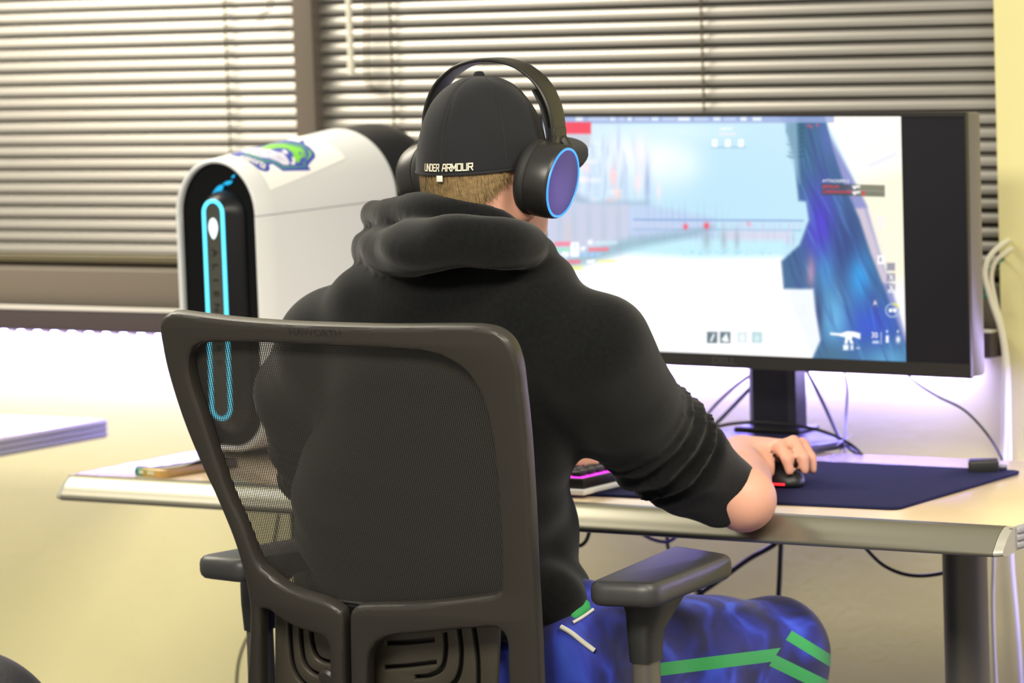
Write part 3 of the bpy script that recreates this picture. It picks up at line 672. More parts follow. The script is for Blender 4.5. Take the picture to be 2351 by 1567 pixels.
# stand
m_st = mat('dark blue grey stand', (46, 46, 58), .35, metal=.3)
bp = [onZ(1856, 1043, ZD), onZ(1939, 1030, ZD), onZ(1939, 1010, ZD+.012), onZ(1850, 981, ZD+.012), onZ(1684, 984, ZD+.012)]
BPl = [(-.10, .585), (bp[0][0]-.012, .56), (bp[1][0], bp[1][1]-.01), (bp[2][0]-.005, bp[2][1]+.01), (bp[3][0], bp[3][1]-.01), (bp[4][0], bp[3][1]-.005)]
plate('stand_base', [roundpoly(BPl, .02)], (0, 0, ZD+.0067), (1, 0, 0), (0, 1, 0), .0125, .002, m_st, mon)
c0 = onZ(1792, 985, ZD+.013); hwid = .0425
g = Geo(); ring = lambda z: [(c0[0]+sx_*hwid*(1 if i in (0, 1, 2, 3) else 1), c0[1]-.01+sy_, z) for i, (sx_, sy_) in enumerate(((-1, -.012), (-.75, -.02), (.75, -.02), (1, -.012), (1, .02), (-1, .02)))]
g.loft([ring(ZD+.012), ring(ZD+.4)]); g.build('stand_column', m_st, mon, ang=20)
Geo().box((c0[0]-.05, .69, 1.0), (c0[0]+.05, c0[1]+.0, 1.12), .006).build('mount_arm', m_st, mon)
Geo().box((c0[0]-.06, c0[1]-.045, ZD+.012), (c0[0]+.06, c0[1]+.02, ZD+.02), .003).build('column_collar', m_black, mon)

# ================================================================== COMPUTER TOWER
pc = thing('computer_tower', (-.665, .48, ZD), 'white arched computer tower with glowing cyan oval on its black front', 'computer')
m_pcw = mat('white tower shell', (221, 223, 224), .38); m_pcb = mat('glossy black recess', (5, 6, 8), .12, spec=.2); m_spine = mat('dark grey spine', (18, 19, 22), .35, spec=.35)
FX, FY = -.668, .30; RY = .62
def arch_p(t, a):
    """point on the white top: t runs front to back, a from 0 (right spring) to pi (left spring)"""
    hw = .082+(.114-.082)*t; cx_ = FX+.004*t; zs = 1.118+(1.124-1.118)*t; y = FY+(RY-FY)*t
    return np.array((cx_+hw*math.cos(a), y, zs+(.089+.025*t)*math.sin(a)))
def shell_ring(t, part, off=0):
    hw = .082+.032*t-off; cx_ = FX+.004*t; zs = 1.118+.006*t; y = FY+(RY-FY)*t; rz = .089+.025*t-off
    if part == 'top': return [(cx_+hw*math.cos(a), y, zs+rz*math.sin(a)) for a in np.linspace(0, PI, 41)]
    rb = .06
    zb_ = ZD+.012+off
    out = [(cx_+hw, y, zs-.0012-off*0), (cx_+hw, y, zs-.1), (cx_+hw, y, zb_+rb)]
    out += [(cx_+hw-rb+rb*math.cos(a), y, zb_+rb+rb*math.sin(a)) for a in np.linspace(0, -PI/2, 9)[1:]]
    out += [(cx_-hw+rb+rb*math.cos(a), y, zb_+rb+rb*math.sin(a)) for a in np.linspace(-PI/2, -PI, 9)]
    out += [(cx_-hw, y, zs-.1), (cx_-hw, y, zs-.0012)]
    return out
TT = np.linspace(0, 1, 9)
for part, nm in (('top', 'top_cover'), ('side', 'side_panels')):
    g = Geo(); O_ = [shell_ring(t, part) for t in TT]; I_ = [shell_ring(t, part, .007) for t in TT]
    fr_ = [[(np.array(a)*(1-k)+np.array(b)*k)-np.array((0, .003*math.sin(PI*k), 0)) for a, b in zip(O_[0], I_[0])] for k in (.33, .66)]
    rings = O_[::-1]+fr_+I_; n_ = len(rings[0])
    g.loft(rings+[rings[0]], cap=False, closed=False)
    ends = []
    for k_ in (0, n_-1):
        for i in range(len(TT)-1):
            ends.append((O_[i][k_], O_[i+1][k_], I_[i+1][k_], I_[i][k_]))
    for e in ends: g.add(e, [(0, 1, 2, 3)])
    o = g.build(nm, m_pcw, pc, ang=40)
    if part == 'top': top_cover = o
# black inner body with the rounded rear hump
g = Geo(); rings = []
def full_ring(t, off, y=None, dz=0, sc=1):
    a = [np.array(p) for p in shell_ring(t, 'top', off)]; b = [np.array(p) for p in shell_ring(t, 'side', off)]
    r_ = a+b[::-1]
    c_ = np.array((FX+.004, 0, 1.0))
    if y is not None:
        for p in r_: p[1] = y
    if sc != 1: r_ = [np.array((c_[0]+(p[0]-c_[0])*sc, p[1], c_[2]+(p[2]-c_[2])*sc)) for p in r_]
    for p in r_: p[2] += dz
    return r_
for y, sc in ((.600, 1), (.63, 1), (.66, 1), (.70, 1), (.725, .985), (.742, .95), (.75, .88)): rings.append(full_ring(max(1, (y-FY)/(RY-FY)), .004, y, 0, sc))
rr_ = []
for r_, sc in zip(rings, (1, 1, 1, 1, 1, 1, 1)): rr_.append(r_)
g.loft(rr_); g.build('rear_hump', mat('black rear plastic', (26, 27, 32), .45), pc, ang=50)
g = Geo(); g.loft([full_ring(0, .0069, FY+.009), full_ring(.1, .008, FY+.05)]); g.build('front_recess', m_pcb, pc, ang=50)
# a floating spine with its light ring
def stadium(cx_, z0, z1, r_, y, n=14, lean=.0):
    out = [(cx_+r_*math.cos(a), y+lean*(z1-ZD), z1-r_+r_*math.sin(a)) for a in np.linspace(0, PI, n)]+[(cx_+r_*math.cos(a), y, z0+r_+r_*math.sin(a)) for a in np.linspace(PI, 2*PI, n)]
    return out
lx0 = float(onY(489, 520, .28)[0]); z1 = float(onY(488, 461, .283)[2]); z0 = float(onY(505, 960, .283)[2])
g = Geo(); g.loft([stadium(lx0, z0-.03, z1+.018, .042, FY+.012), stadium(lx0, z0-.02, z1+.012, .036, FY-.002), stadium(lx0, z0-.006, z1+.006, .0255, FY-.012), stadium(lx0, z0-.002, z1+.002, .0225, FY-.017)])
sp_ = g.build('front_spine', m_spine, pc, ang=30)
g = Geo(); g.tube(stadium(lx0, z0, z1, .0185, FY-.0185), .0029, 10, False, True)
g.build('light_ring', glow('cyan tower light', (90, 222, 255), 2.1), pc)
g = Geo(); g.loft([stadium(lx0, z0+.004, z1-.004, .0145, FY-.0165), stadium(lx0, z0+.005, z1-.005, .0138, FY-.019)]); g.build('name_strip', mat('olive grey strip', (66, 66, 58), .45), sp_, ang=30)
# egg shaped power emblem
eg = onY(489, 523, FY-.02); pts = []
for a in np.linspace(0, 2*PI, 40, endpoint=False):
    r_ = .0088*(1-.22*max(0, -math.sin(a))**2); pts.append((r_*math.cos(a)*(1-.18*(math.sin(a) < 0)*abs(math.sin(a))), .0155*math.sin(a) if math.sin(a) > 0 else .0175*math.sin(a)))
plate('power_emblem', [pts], (eg[0], FY-.0195, eg[2]), (1, 0, 0), (0, 0, 1), .0014, .0004, glow('white emblem light', (235, 255, 255), 1.6), sp_)
m_let = mat('black strip lettering', (16, 17, 16), .5)
for i, ch in enumerate('ALIENWARE'):
    zc = float(onY(490+i*1.3, 580+i*31.5, FY-.02)[2])
    text_on('strip_letter', ch, .017, lambda x, y, zc=zc: (lx0+y*.9, FY-.0193, zc-x), m_let, sp_, sx=1.15, bold=.0004)
# light ring's reflection in the recess above the spine, built as glowing pieces
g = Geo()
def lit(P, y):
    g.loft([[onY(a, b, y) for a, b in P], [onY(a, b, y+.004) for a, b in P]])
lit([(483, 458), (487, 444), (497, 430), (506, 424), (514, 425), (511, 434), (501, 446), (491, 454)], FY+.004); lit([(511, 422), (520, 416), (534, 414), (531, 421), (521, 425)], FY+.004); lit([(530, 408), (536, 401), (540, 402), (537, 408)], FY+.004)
g.build('ring_reflection', glow('blue ring reflection', (10, 190, 250), 1.1), pc, False)
Geo().box((FX-.06, FY+.06, ZD), (FX+.06, .66, ZD+.016), .004).build('foot', m_black, pc)
# sticker on the top cover: a thin curved sheet whose print is painted at its own place
st_c = {}
TT_, AA_ = np.meshgrid(np.linspace(0, 1, 160), np.linspace(0, PI, 200), indexing='ij')
GP = np.array([[arch_p(t, a) for a in np.linspace(0, PI, 200)] for t in np.linspace(0, 1, 160)]); GPX = pix(GP.reshape(-1, 3)).reshape(160, 200, 2)
def arch_at(x, y):
    d = np.hypot(GPX[..., 0]-x, GPX[..., 1]-y); d[:, 110:] += 1e3; i, j = np.unravel_index(d.argmin(), d.shape); return i/159, j/199*PI
tA, aA = arch_at(619, 437); tB, aB = arch_at(793, 363)
a0 = (aA+aB)/2; NT, NA = 260, 240; t0, t1 = tA, tB; a1 = PI*.80
VS = []; 
for i in range(NT):
    for j in range(NA):
        u, v = i/(NT-1), j/(NA-1); a = aA*(1-u)+aB*u+(a1-a0)*v; t = t0+(t1-t0)*u
        p = arch_p(t, a); nrm = np.array((math.cos(a), 0, math.sin(a))); VS.append(p+nrm*.0006)
VS = np.array(VS); UV = pix(VS); PX, PY = UV[:, 0], UV[:, 1]; IM = np.tile(c8(254, 252, 248), (len(PX), 1))
front = (np.tile(np.arange(NA), NT)/(NA-1)*(a1-a0)+a0) < PI*.62
navy, grn, teal_, wht = c8(70, 84, 176), c8(126, 206, 72), c8(84, 146, 132), c8(240, 236, 238)
def zp(P): return [(480+x/6.915, 300+y/6.915) for x, y in P]
poly(zp([(340, 370), (560, 300), (760, 200), (1010, 130), (1290, 150), (1440, 180), (1455, 150), (1520, 155), (1510, 200), (1600, 260), (1680, 350), (1690, 420), (1600, 520), (1570, 560), (1610, 610), (1600, 630), (1170, 640), (1130, 610), (1010, 530), (950, 545), (970, 590), (950, 640), (890, 650), (800, 620), (700, 540), (580, 450), (430, 420)]), navy, 1.2)
poly(zp([(860, 260), (1000, 205), (1250, 180), (1440, 200), (1560, 260), (1520, 290), (1400, 250), (1200, 230), (1000, 290), (880, 290)]), teal_, 1.2, .9)
poly(zp([(760, 290), (960, 215), (1180, 205), (1330, 240), (1460, 270), (1540, 340), (1530, 410), (1450, 440), (1430, 505), (1380, 500), (1330, 420), (1340, 360), (1240, 280), (1100, 270), (950, 295)]), grn, 1.2)
poly(zp([(1540, 280), (1620, 330), (1625, 390), (1560, 460), (1530, 470), (1580, 400), (1590, 350)]), grn, 1, .9)
poly(zp([(1430, 330), (1460, 330), (1460, 380), (1430, 390)]), navy, .8); poly(zp([(1500, 330), (1530, 350), (1500, 400), (1470, 430), (1490, 380)]), navy, .8, .7)
poly(zp([(560, 330), (700, 370), (880, 460), (1030, 470), (1170, 560), (1500, 560), (1490, 480), (1530, 490), (1530, 580), (1160, 600), (1010, 500), (860, 500), (690, 420), (560, 380)]), teal_, 1.2, .95)
poly(zp([(500, 330), (640, 290), (780, 270), (960, 290), (1060, 330), (1180, 350), (1230, 420), (1280, 500), (1260, 545), (1180, 540), (1080, 480), (960, 440), (820, 420), (640, 360)]), wht, 1.6, .92)
nz = n2(1.1, .7, 51); pm = np.clip(.5-sdpoly(zp([(560, 320), (900, 300), (1180, 380), (1230, 500), (1080, 460), (820, 400), (640, 350)]))/3, 0, 1); put(pm*np.clip(nz-.1, 0, 1), navy, .75)
poly(zp([(1150, 310), (1210, 300), (1250, 340), (1240, 375), (1180, 340)]), wht, 1.2); poly(zp([(1310, 420), (1360, 430), (1370, 520), (1340, 545), (1290, 520), (1330, 480)]), wht, 1.3)
IM[~front & (PX < 560)] = IM[~front & (PX < 560)]
C8 = np.clip(IM, 0, 255)/255; CL = np.where(C8 <= .04045, C8/12.92, ((C8+.055)/1.055)**2.4)
Qs = (np.arange(NT-1)[:, None]*NA+np.arange(NA-1)[None]).ravel(); Qs = np.stack([Qs, Qs+NA, Qs+NA+1, Qs+1], -1)
stk = qmesh('sticker', VS, Qs, mat_attr('printed sticker', .35), pc, 'white sticker with a blue and green team emblem'); setcol(stk.data, CL)
# lettering of the emblem, bent over the arch
def on_arch(px0, py0, px1, py1, rise):
    ta, aa = arch_at(px0, py0); tb, ab = arch_at(px1, py1)
    def fn(x, y, W_=[1]):
        k = x; t = ta+(tb-ta)*k; a = aa+(ab-aa)*k
        t += y*rise[0]; a += y*rise[1]; p = arch_p(t, a); return p+np.array((math.cos(a), 0, math.sin(a)))*.0011
    return fn
fn = on_arch(552, 360, 609, 383, (.05, .12)); me = text_mesh('esports', 1, 0, 'LEFT'); xs_ = [v.co.x for v in me.vertices]; wd = max(xs_)
text_on('sticker_lettering', 'esports', 1, lambda x, y: fn(x/wd, y*1.5), mat('white print', (238, 236, 232), .4), stk, 'LEFT', bold=.02)

# ================================================================== OFFICE CHAIR
m_cf = mat('dark grey chair plastic', (45, 42, 38), .42, spec=.45, bump=.05, bscale=600)
m_cd = mat('black chair plastic', (20, 20, 20), .5); m_pad = mat('black soft armrest', (46, 46, 47), .45, bump=.08, bscale=500)
m_post = mat('grey chair post', (88, 84, 78), .35, metal=.4); m_lum = mat('olive grey lumbar plastic', (60, 56, 48), .45)
m_seat = mat('black seat fabric', (22, 22, 24), .9, bump=.3, bscale=700)
CX = .2; CP = np.array((CX, -.53, 1.03)); cey = np.array((0, -.11, .43)); cey /= np.linalg.norm(cey); cex = np.array((1., 0, 0)); cez = np.cross(cex, cey)
ch = thing('office_chair', (CX, -.25, 0), 'black mesh-back office chair the person sits on, turned away from the camera', 'chair')
def cl_(P, off=0): 
    out = []
    for x, y in P:
        q = onP(x, y, CP+cez*off, cez)-(CP+cez*off); out.append((q@cex, q@cey))
    return out
def sm(P, sub=6): return [tuple(p) for p in spline(P, sub, True)]
outer = [(376, 752), (378, 733), (390, 719), (412, 714), (470, 721), (560, 731), (660, 738), (760, 742), (900, 745), (1040, 744), (1110, 746), (1150, 757), (1180, 785), (1197, 832), (1206, 900), (1216, 1000), (1226, 1150), (1232, 1300), (1239, 1420), (1246, 1567), (1248, 1650), (1236, 1672), (900, 1676), (600, 1672), (578, 1655), (576, 1567), (581, 1480), (583, 1400), (576, 1341), (565, 1295), (545, 1230), (510, 1144), (476, 1070), (440, 985), (412, 905), (390, 828)]
hole = [(443, 840), (446, 808), (463, 788), (495, 781), (577, 781), (667, 784), (803, 791), (916, 796), (984, 802), (1030, 815), (1070, 839), (1098, 871), (1120, 917), (1136, 985), (1146, 1052), (1154, 1143), (1159, 1234), (1160, 1335), (1152, 1354), (1120, 1364), (984, 1380), (870, 1384), (834, 1386), (819, 1392), (813, 1406), (812, 1440), (813, 1500), (814, 1560), (814, 1620), (808, 1640), (802, 1620), (801, 1560), (800, 1500), (799, 1440), (796, 1408), (786, 1392), (755, 1374), (705, 1358), (660, 1338), (622, 1308), (600, 1284), (567, 1202), (531, 1120), (500, 1030), (472, 944), (452, 885)]
slot = [(796, 1399), (802, 1393), (809, 1397), (811, 1430), (813, 1567), (813, 1640), (803, 1640), (801, 1567), (799, 1440)]
hl_ = [(609, 1400), (615, 1392), (630, 1396), (650, 1412), (690, 1434), (745, 1452), (762, 1470), (766, 1520), (767, 1580), (768, 1640), (735, 1643), (690, 1643), (645, 1643), (612, 1640), (609, 1590), (609, 1540), (609, 1490), (609, 1445)]
hr_ = [(853, 1640), (852, 1600), (852, 1563), (855, 1505), (872, 1471), (910, 1453), (974, 1447), (1070, 1438), (1135, 1434), (1160, 1441), (1173, 1467), (1175, 1520), (1177, 1567), (1179, 1640), (1100, 1643), (1000, 1643), (920, 1643)]
def cwarp(P):
    return P
plate('back_frame', [cl_(sm(outer)), cl_(sm(hole)), cl_(sm(hl_, 5)), cl_(sm(hr_, 5))], CP, cex, cey, .024, .007, m_cf, ch)
# raised lip around the mesh opening, thin rolled edge
lipP = [onP(x, y, CP-cez*.0115, cez) for x, y in sm([q for q in hole if q[1] < 1391], 3)]
Geo().tube(lipP, .002, 8, False, True).build('inner_lip', m_cd, ch)
# mesh
mm = bpy.data.materials.new('black woven mesh'); mm.use_nodes = True; nt = mm.node_tree; bs = nt.nodes['Principled BSDF']
bs.inputs['Base Color'].default_value = lin((40, 38, 35))+(1,); bs.inputs['Roughness'].default_value = .7
tr = nt.nodes.new('ShaderNodeBsdfTransparent'); mx = nt.nodes.new('ShaderNodeMixShader'); tc = nt.nodes.new('ShaderNodeTexCoord'); sx = nt.nodes.new('ShaderNodeSeparateXYZ'); nt.links.new(tc.outputs['Object'], sx.inputs[0])
def mth(op, a, b=None):
    n_ = nt.nodes.new('ShaderNodeMath'); n_.operation = op
    for i, v in enumerate((a, b)):
        if v is None: continue
        if isinstance(v, (int, float)): n_.inputs[i].default_value = v
        else: nt.links.new(v, n_.inputs[i])
    return n_.outputs[0]
su = mth('SINE', mth('MULTIPLY', sx.outputs[0], 2*PI/.0031)); sv = mth('SINE', mth('MULTIPLY', sx.outputs[2], 2*PI/.0022))
h_ = mth('GREATER_THAN', mth('ADD', su, mth('MULTIPLY', sv, .75)), .62)
nt.links.new(h_, mx.inputs[0]); nt.links.new(bs.outputs[0], mx.inputs[1]); nt.links.new(tr.outputs[0], mx.inputs[2]); nt.links.new(mx.outputs[0], nt.nodes['Material Output'].inputs[0])
big = [(x+(x-800)*.03, y+(y-1080)*.03) for x, y in hole if y < 1391]
L_ = cl_(sm(big, 3), -.012); mo = CP-cez*.012
mesh('mesh_panel', [mo+cex*a+cey*b for a, b in L_], [range(len(L_))], mm, ch, False)
# embossed maker's word on the top rail
zt = onP(722, 764, CP+cez*.0124, cez)
text_on('embossed_word', 'HAWORTH', .0125, lambda x, y: zt+cex*x+cey*y+cez*.0003, mat('dark embossing', (41, 38, 34), .5), ch, sx=1.3)
# lumbar support with nested slots
def ribbon(P, wd):
    p = spline(P, 6); t = np.gradient(p, axis=0); t /= np.linalg.norm(t, axis=1)[:, None]; nn = np.stack([-t[:, 1], t[:, 0]], -1)*wd/2
    return [tuple(q) for q in (p+nn)]+[tuple(q) for q in (p-nn)[::-1]]
for nm, outl, slots in (('lumbar_support', [(634, 1405), (790, 1405), (790, 1690), (634, 1690)], [[(668, 1420), (671, 1480), (678, 1530), (700, 1565), (740, 1590)], [(693, 1430), (696, 1480), (704, 1520), (726, 1542), (758, 1550)], [(717, 1440), (720, 1470), (728, 1498), (742, 1512), (764, 1518)]]),
                        ('lumbar_support', [(835, 1405), (1150, 1405), (1140, 1690), (835, 1690)], [[(1024, 1450), (1026, 1490), (1018, 1530), (990, 1548), (955, 1552)], [(1056, 1440), (1062, 1490), (1058, 1540), (1040, 1570), (1000, 1590)], [(1090, 1435), (1098, 1490), (1101, 1540), (1100, 1630)], [(890, 1474), (940, 1472), (1000, 1466)], [(885, 1530), (940, 1526), (1005, 1518)]])):
    off = -.032
    o = plate(nm, [cl_(outl, off)]+[cl_(ribbon(s_, 10), off) for s_ in slots], CP+cez*off, cex, cey, .008, .0025, m_lum, ch)
    if outl[0][0] < 700: kx = onP(752, 1556, CP+cez*-.026, cez)
plate('lumbar_backing', [cl_([(640, 1412), (1140, 1412), (1130, 1680), (640, 1680)], -.040)], CP+cez*-.040, cex, cey, .003, .001, m_cd, ch)
kb_ = Geo(); kb_.lathe([(.0, .006), (.01, .0055), (.0135, .002), (.014, -.004)], kx, cez, 24); kb_.build('adjustment_knob', m_cf, ch)
# armrests
zp_ = .712
padR = [onZ(1343, 1337, zp_), onZ(1503, 1343, zp_), onZ(1690, 1272, zp_), onZ(1548, 1249, zp_)]
pr = [(p[0], p[1]) for p in padR]
for sgn in (1, -1):
    P = pr if sgn == 1 else [(2*CX+.014-x, y-.02) for x, y in pr][::-1]
    pd = plate('armrest_pad', [roundpoly(P, .026, 6)], (0, 0, zp_-.015), (1, 0, 0), (0, 1, 0), .032, .011, m_pad, ch)
    px_ = .506 if sgn == 1 else 2*CX-.012-.506; py_ = -.335
    g = Geo(); R4 = lambda z, a, b, dx=0, dy=0: [(px_+dx+a*math.cos(t)*(abs(math.cos(t))**-.4 if abs(math.cos(t)) > .01 else 0), py_+dy+b*math.sin(t)*(abs(math.sin(t))**-.4 if abs(math.sin(t)) > .01 else 0), z) for t in np.linspace(0, 2*PI, 24, endpoint=False)]
    g.loft([R4(zp_-.030, .034, .045, -.004*sgn, .03), R4(zp_-.05, .026, .034, 0, .015), R4(zp_-.075, .019, .024), R4(.60, .0165, .022)]); g.build('arm_bracket', m_cd, ch, ang=50)
    g = Geo(); g.loft([R4(.655, .0135, .019), R4(.5, .0145, .02), R4(.42, .017, .024)]); g.build('arm_post', m_post, ch, ang=50)
    g = Geo(); g.tube([(px_, py_, .425), (px_-sgn*.03, py_, .40), (px_-sgn*.12, py_, .395), (CX, py_+.04, .395)], .02, 10); g.build('arm_mount', m_cd, ch)
g = Geo(); prof = [(.0, -.36), (.21, -.36), (.235, -.33), (.245, -.15), (.24, .05), (.21, .1), (.0, .105)]
pl = roundpoly([(CX-.24, -.42), (CX+.24, -.42), (CX+.235, .06), (CX-.235, .06)], .08, 8)
plate('seat', [pl], (0, 0, .435), (1, 0, 0), (0, 1, 0), .06, .025, m_seat, ch)
Geo().tube([(CX, -.2, .40), (CX, -.2, .10)], .028, 16, False).build('gas_column', m_cd, ch)
Geo().tube([(CX, -.22, .4), (CX, -.42, .40), (CX, -.455, .46), (CX, -.44, .52)], .02, 10).build('back_spine', m_cd, ch)
for k in range(5):
    a = R(18+72*k); d = np.array((math.cos(a), math.sin(a), 0)); o0 = np.array((CX, -.2, .11))
    lg = Geo().tube([o0, o0+d*.18+(0, 0, -.015), o0+d*.31+(0, 0, -.045)], [.028, .022, .016], 10).build('base_leg', m_cd, ch)
    Geo().tube([o0+d*.31+np.array((-d[1], d[0], 0))*.02+(0, 0, -.082), o0+d*.31-np.array((-d[1], d[0], 0))*.02+(0, 0, -.082)], .028, 16, False).build('caster', m_cd, lg)

# ================================================================== PERSON
m_skin = mat('skin', (210, 156, 134), .5, sub=.15, bump=.05, bscale=300)
m_hood = mat('black hoodie cotton', (16, 17, 18), .95, spec=.06, bump=.22, bscale=1100, sheen=.15, var=.22, vscale=170)
m_capm = mat('black cap cloth', (30, 31, 34), .9, spec=.2, bump=.25, bscale=700, sheen=.1)
HY = R(2); HX, HYY = .2325, -.268
def hl(x, y, z): return np.array((HX+x*math.cos(HY)-y*math.sin(HY), HYY+x*math.sin(HY)+y*math.cos(HY), z))
HR = [[math.cos(HY), -math.sin(HY), 0], [math.sin(HY), math.cos(HY), 0], [0, 0, 1]]
# hand geometry (right)
def unit(v): v = np.array(v, float); return v/np.linalg.norm(v)
E_R = onY(1708, 1146, .0); W_R = onZ(1700, 1040, ZM+.036); K_R = onZ(1772, 1030, ZM+.050)
S_R = onY(1370, 800, -.26); S_L = np.array((.0, -.26, .985)); E_L = onY(735, 1075, -.07); W_L = np.array((.0, .14, ZM+.045)); K_L = np.array((.035, .19, ZM+.055))
body = SDF((-.28, -.46, -.005), (.66, .50, 1.36), .0052)
# head and face
body.ell(hl(0, 0, 1.238), (.073, .092, .104), .02, HR).ell(hl(0, .04, 1.16), (.063, .066, .08), .03, HR).ell(hl(0, .075, 1.118), (.026, .026, .024), .025, HR)
body.tube([hl(0, .088, 1.21), hl(0, .108, 1.178)], [.010, .014], .012).ell(hl(0, .092, 1.143), (.022, .012, .008), .01, HR)
for sx_ in (-1, 1):
    body.ell(hl(sx_*.031, .096, 1.205), (.016, .012, .010), .008, HR, True).ell(hl(sx_*.031, .083, 1.205), (.0125, .0125, .0125), .004, HR)
    body.ell(hl(sx_*.076, -.005, 1.19), (.010, .02, .032), .008, HR)
body.tube([(.2, -.275, 1.02), hl(0, -.015, 1.10), hl(0, -.012, 1.19)], [.07, .061, .057], .03)
# trunk
body.ell((.18, -.26, .92), (.14, .085, .18), .05).ell((.16, -.23, .70), (.10, .08, .2), .05).tube([S_L+(.03, -.02, 0), (.19, -.285, 1.04), S_R-(.03, .02, 0)], [.045, .055, .045], .04)
# arms
body.tube([S_R, onY(1425, 935, -.19), onY(1520, 1030, -.10), onY(1600, 1095, -.05), E_R], [.045, .04, .037, .036, .0425], .02).tube([E_R, E_R*.6+W_R*.4, W_R], [.0425, .0385, .027], .01)
body.tube([S_L, onY(722, 910, -.2), E_L], [.045, .04, .036], .02).tube([E_L, E_L*.6+W_L*.4, W_L], [.04, .036, .026], .01)
def hand(Wp, K, left, curl=1, spread=1):
    d = unit(K-Wp); up = unit(np.array((0, 0, 1.))-d*d[2]); sd = np.cross(d, up)*(-1 if left else 1)   # sd points to the little finger side
    kn = [K+sd*o_*spread+d*f_+up*u_ for o_, f_, u_ in ((-.031, -.002, -.002), (-.0105, .004, .002), (.0105, 0, 0), (.030, -.009, -.006))]
    for i, k in enumerate(kn): body.tube([Wp+sd*(-.014+.0095*i), k], [.019, .0125], .012)
    body.ell((Wp+K)/2+up*-.006, (.034, .034, .017), .02)
    for i, (k, ln) in enumerate(zip(kn, (.94, 1.04, .97, .78))):
        p1 = k+(d*.038+up*.004)*ln; p2 = p1+(d*.018-up*.022)*ln; p3 = p2+(d*.002-up*.02)*ln
        body.tube([k, p1, p2, p3], [.0108, .0095, .0086, .0072], .004, own=.006)
    t0 = Wp+d*.022-sd*.020-up*.006; t1 = t0+d*.034-sd*.022-up*.014; t2 = t1+d*.030-sd*.002-up*.008; t3 = t2+d*.022+sd*.006-up*.006
    body.tube([t0, t1, t2, t3], [.0165, .0125, .0105, .008], .01)
    return d, sd, up
dR, sR, uR = hand(W_R, K_R, False); hand(W_L, K_L, True)
# legs (under the trousers)
KN_R = onY(1774, 1494, .10); HP_R = np.array((.30, -.24, .53)); KN_L = np.array((-.02, .14, .55)); HP_L = np.array((.08, -.24, .53))
for hp, kn, fx in ((HP_R, KN_R, KN_R[0]+.0), (HP_L, KN_L, KN_L[0])):
    an = np.array((fx, kn[1]-.06, .10))
    body.tube([hp, kn], [.055, .048], .03).tube([kn, kn*.65+an*.35+(0, -.01, 0), an], [.05, .05, .035], .02)
V, Q = body.mesh(3)
person = qmesh('person', V, Q, m_skin)
tag(person, 'person in black hoodie and dark cap seen from behind, sitting at the desk', 'person')

# ---- hoodie
hd = SDF((-.32, -.52, .52), (.62, .12, 1.24), .0056)
A = [onY(1368, 800, -.265), onY(1425, 925, -.19), onY(1512, 1012, -.11), onY(1590, 1078, -.055), onY(1662, 1128, -.012)]
B = [np.array((-.02, -.265, .985)), onY(716, 905, -.2), onY(738, 1030, -.12), onY(742, 1085, -.06), np.array((-.09, .03, .80))]
hd.ell((.18, -.275, .92), (.185, .135, .205), .04).ell((.115, -.262, .77), (.198, .14, .18), .05).ell((.115, -.235, .65), (.205, .128, .075), .03)
hd.tube([(-.015, -.275, .972), (.085, -.295, 1.036), (.2, -.295, 1.06), (.31, -.29, 1.045), (.372, -.275, .978)], [.07, .074, .078, .075, .066], .04)
hd.tube(A, [.074, .077, .070, .061, .052], .03); hd.tube(B, [.080, .076, .066, .058, .05], .03)
hd.tube([onY(1170, 1375, -.30), onY(1262, 1378, -.285), onY(1285, 1345, -.23)], [.05, .046, .035], .045); hd.ell(onY(1262, 1225, -.2), (.035, .06, .05), .03)
# neck and hood folds
hd.ell((.2, -.27, 1.10), (.10, .095, .05), .02)
r1 = [(868, 500, -.21), (872, 490, -.275), (912, 486, -.33), (985, 488, -.355), (1075, 497, -.345), (1150, 520, -.305), (1205, 558, -.25), (1224, 600, -.19)]
r2 = [(846, 566, -.19), (850, 575, -.26), (886, 572, -.345), (950, 566, -.40), (1060, 556, -.405), (1160, 558, -.37), (1212, 572, -.305), (1218, 600, -.225), (1198, 625, -.16)]
P1 = [onY(*q) for q in r1]; P2 = [onY(*q) for q in r2]
frontn = [np.array((.215, -.15, 1.07)), np.array((.15, -.14, 1.07)), np.array((.08, -.16, 1.105))]
hd.tube(spline(P1+frontn, 4, True), np.interp(np.linspace(0, 1, 44), [0, .2, .5, .7, 1], [.0185, .019, .020, .018, .0185]), .003)
hd.tube(spline([P1[i]+(0, .022, -.024) for i in range(len(P1))], 4), np.full(29, .012), .004)
hd.tube(spline(P2, 4), np.interp(np.linspace(0, 1, 33), [0, .15, .4, .8, 1], [.022, .028, .031, .028, .022]), .003)
# smaller creases of the gathered hood
for P, r_ in (([(826, 555, -.25), (890, 598, -.37), (955, 604, -.40)], .013), ([(1090, 588, -.405), (1170, 586, -.375), (1236, 602, -.29)], .013)):
    hd.tube(spline([onY(*q) for q in P], 5), np.full(11, r_), .008)
# neck opening
hd.tube([hl(.0, .0, 1.30), hl(0, -.005, 1.16), (.205, -.262, 1.10)], [.066, .066, .062], .01, True)
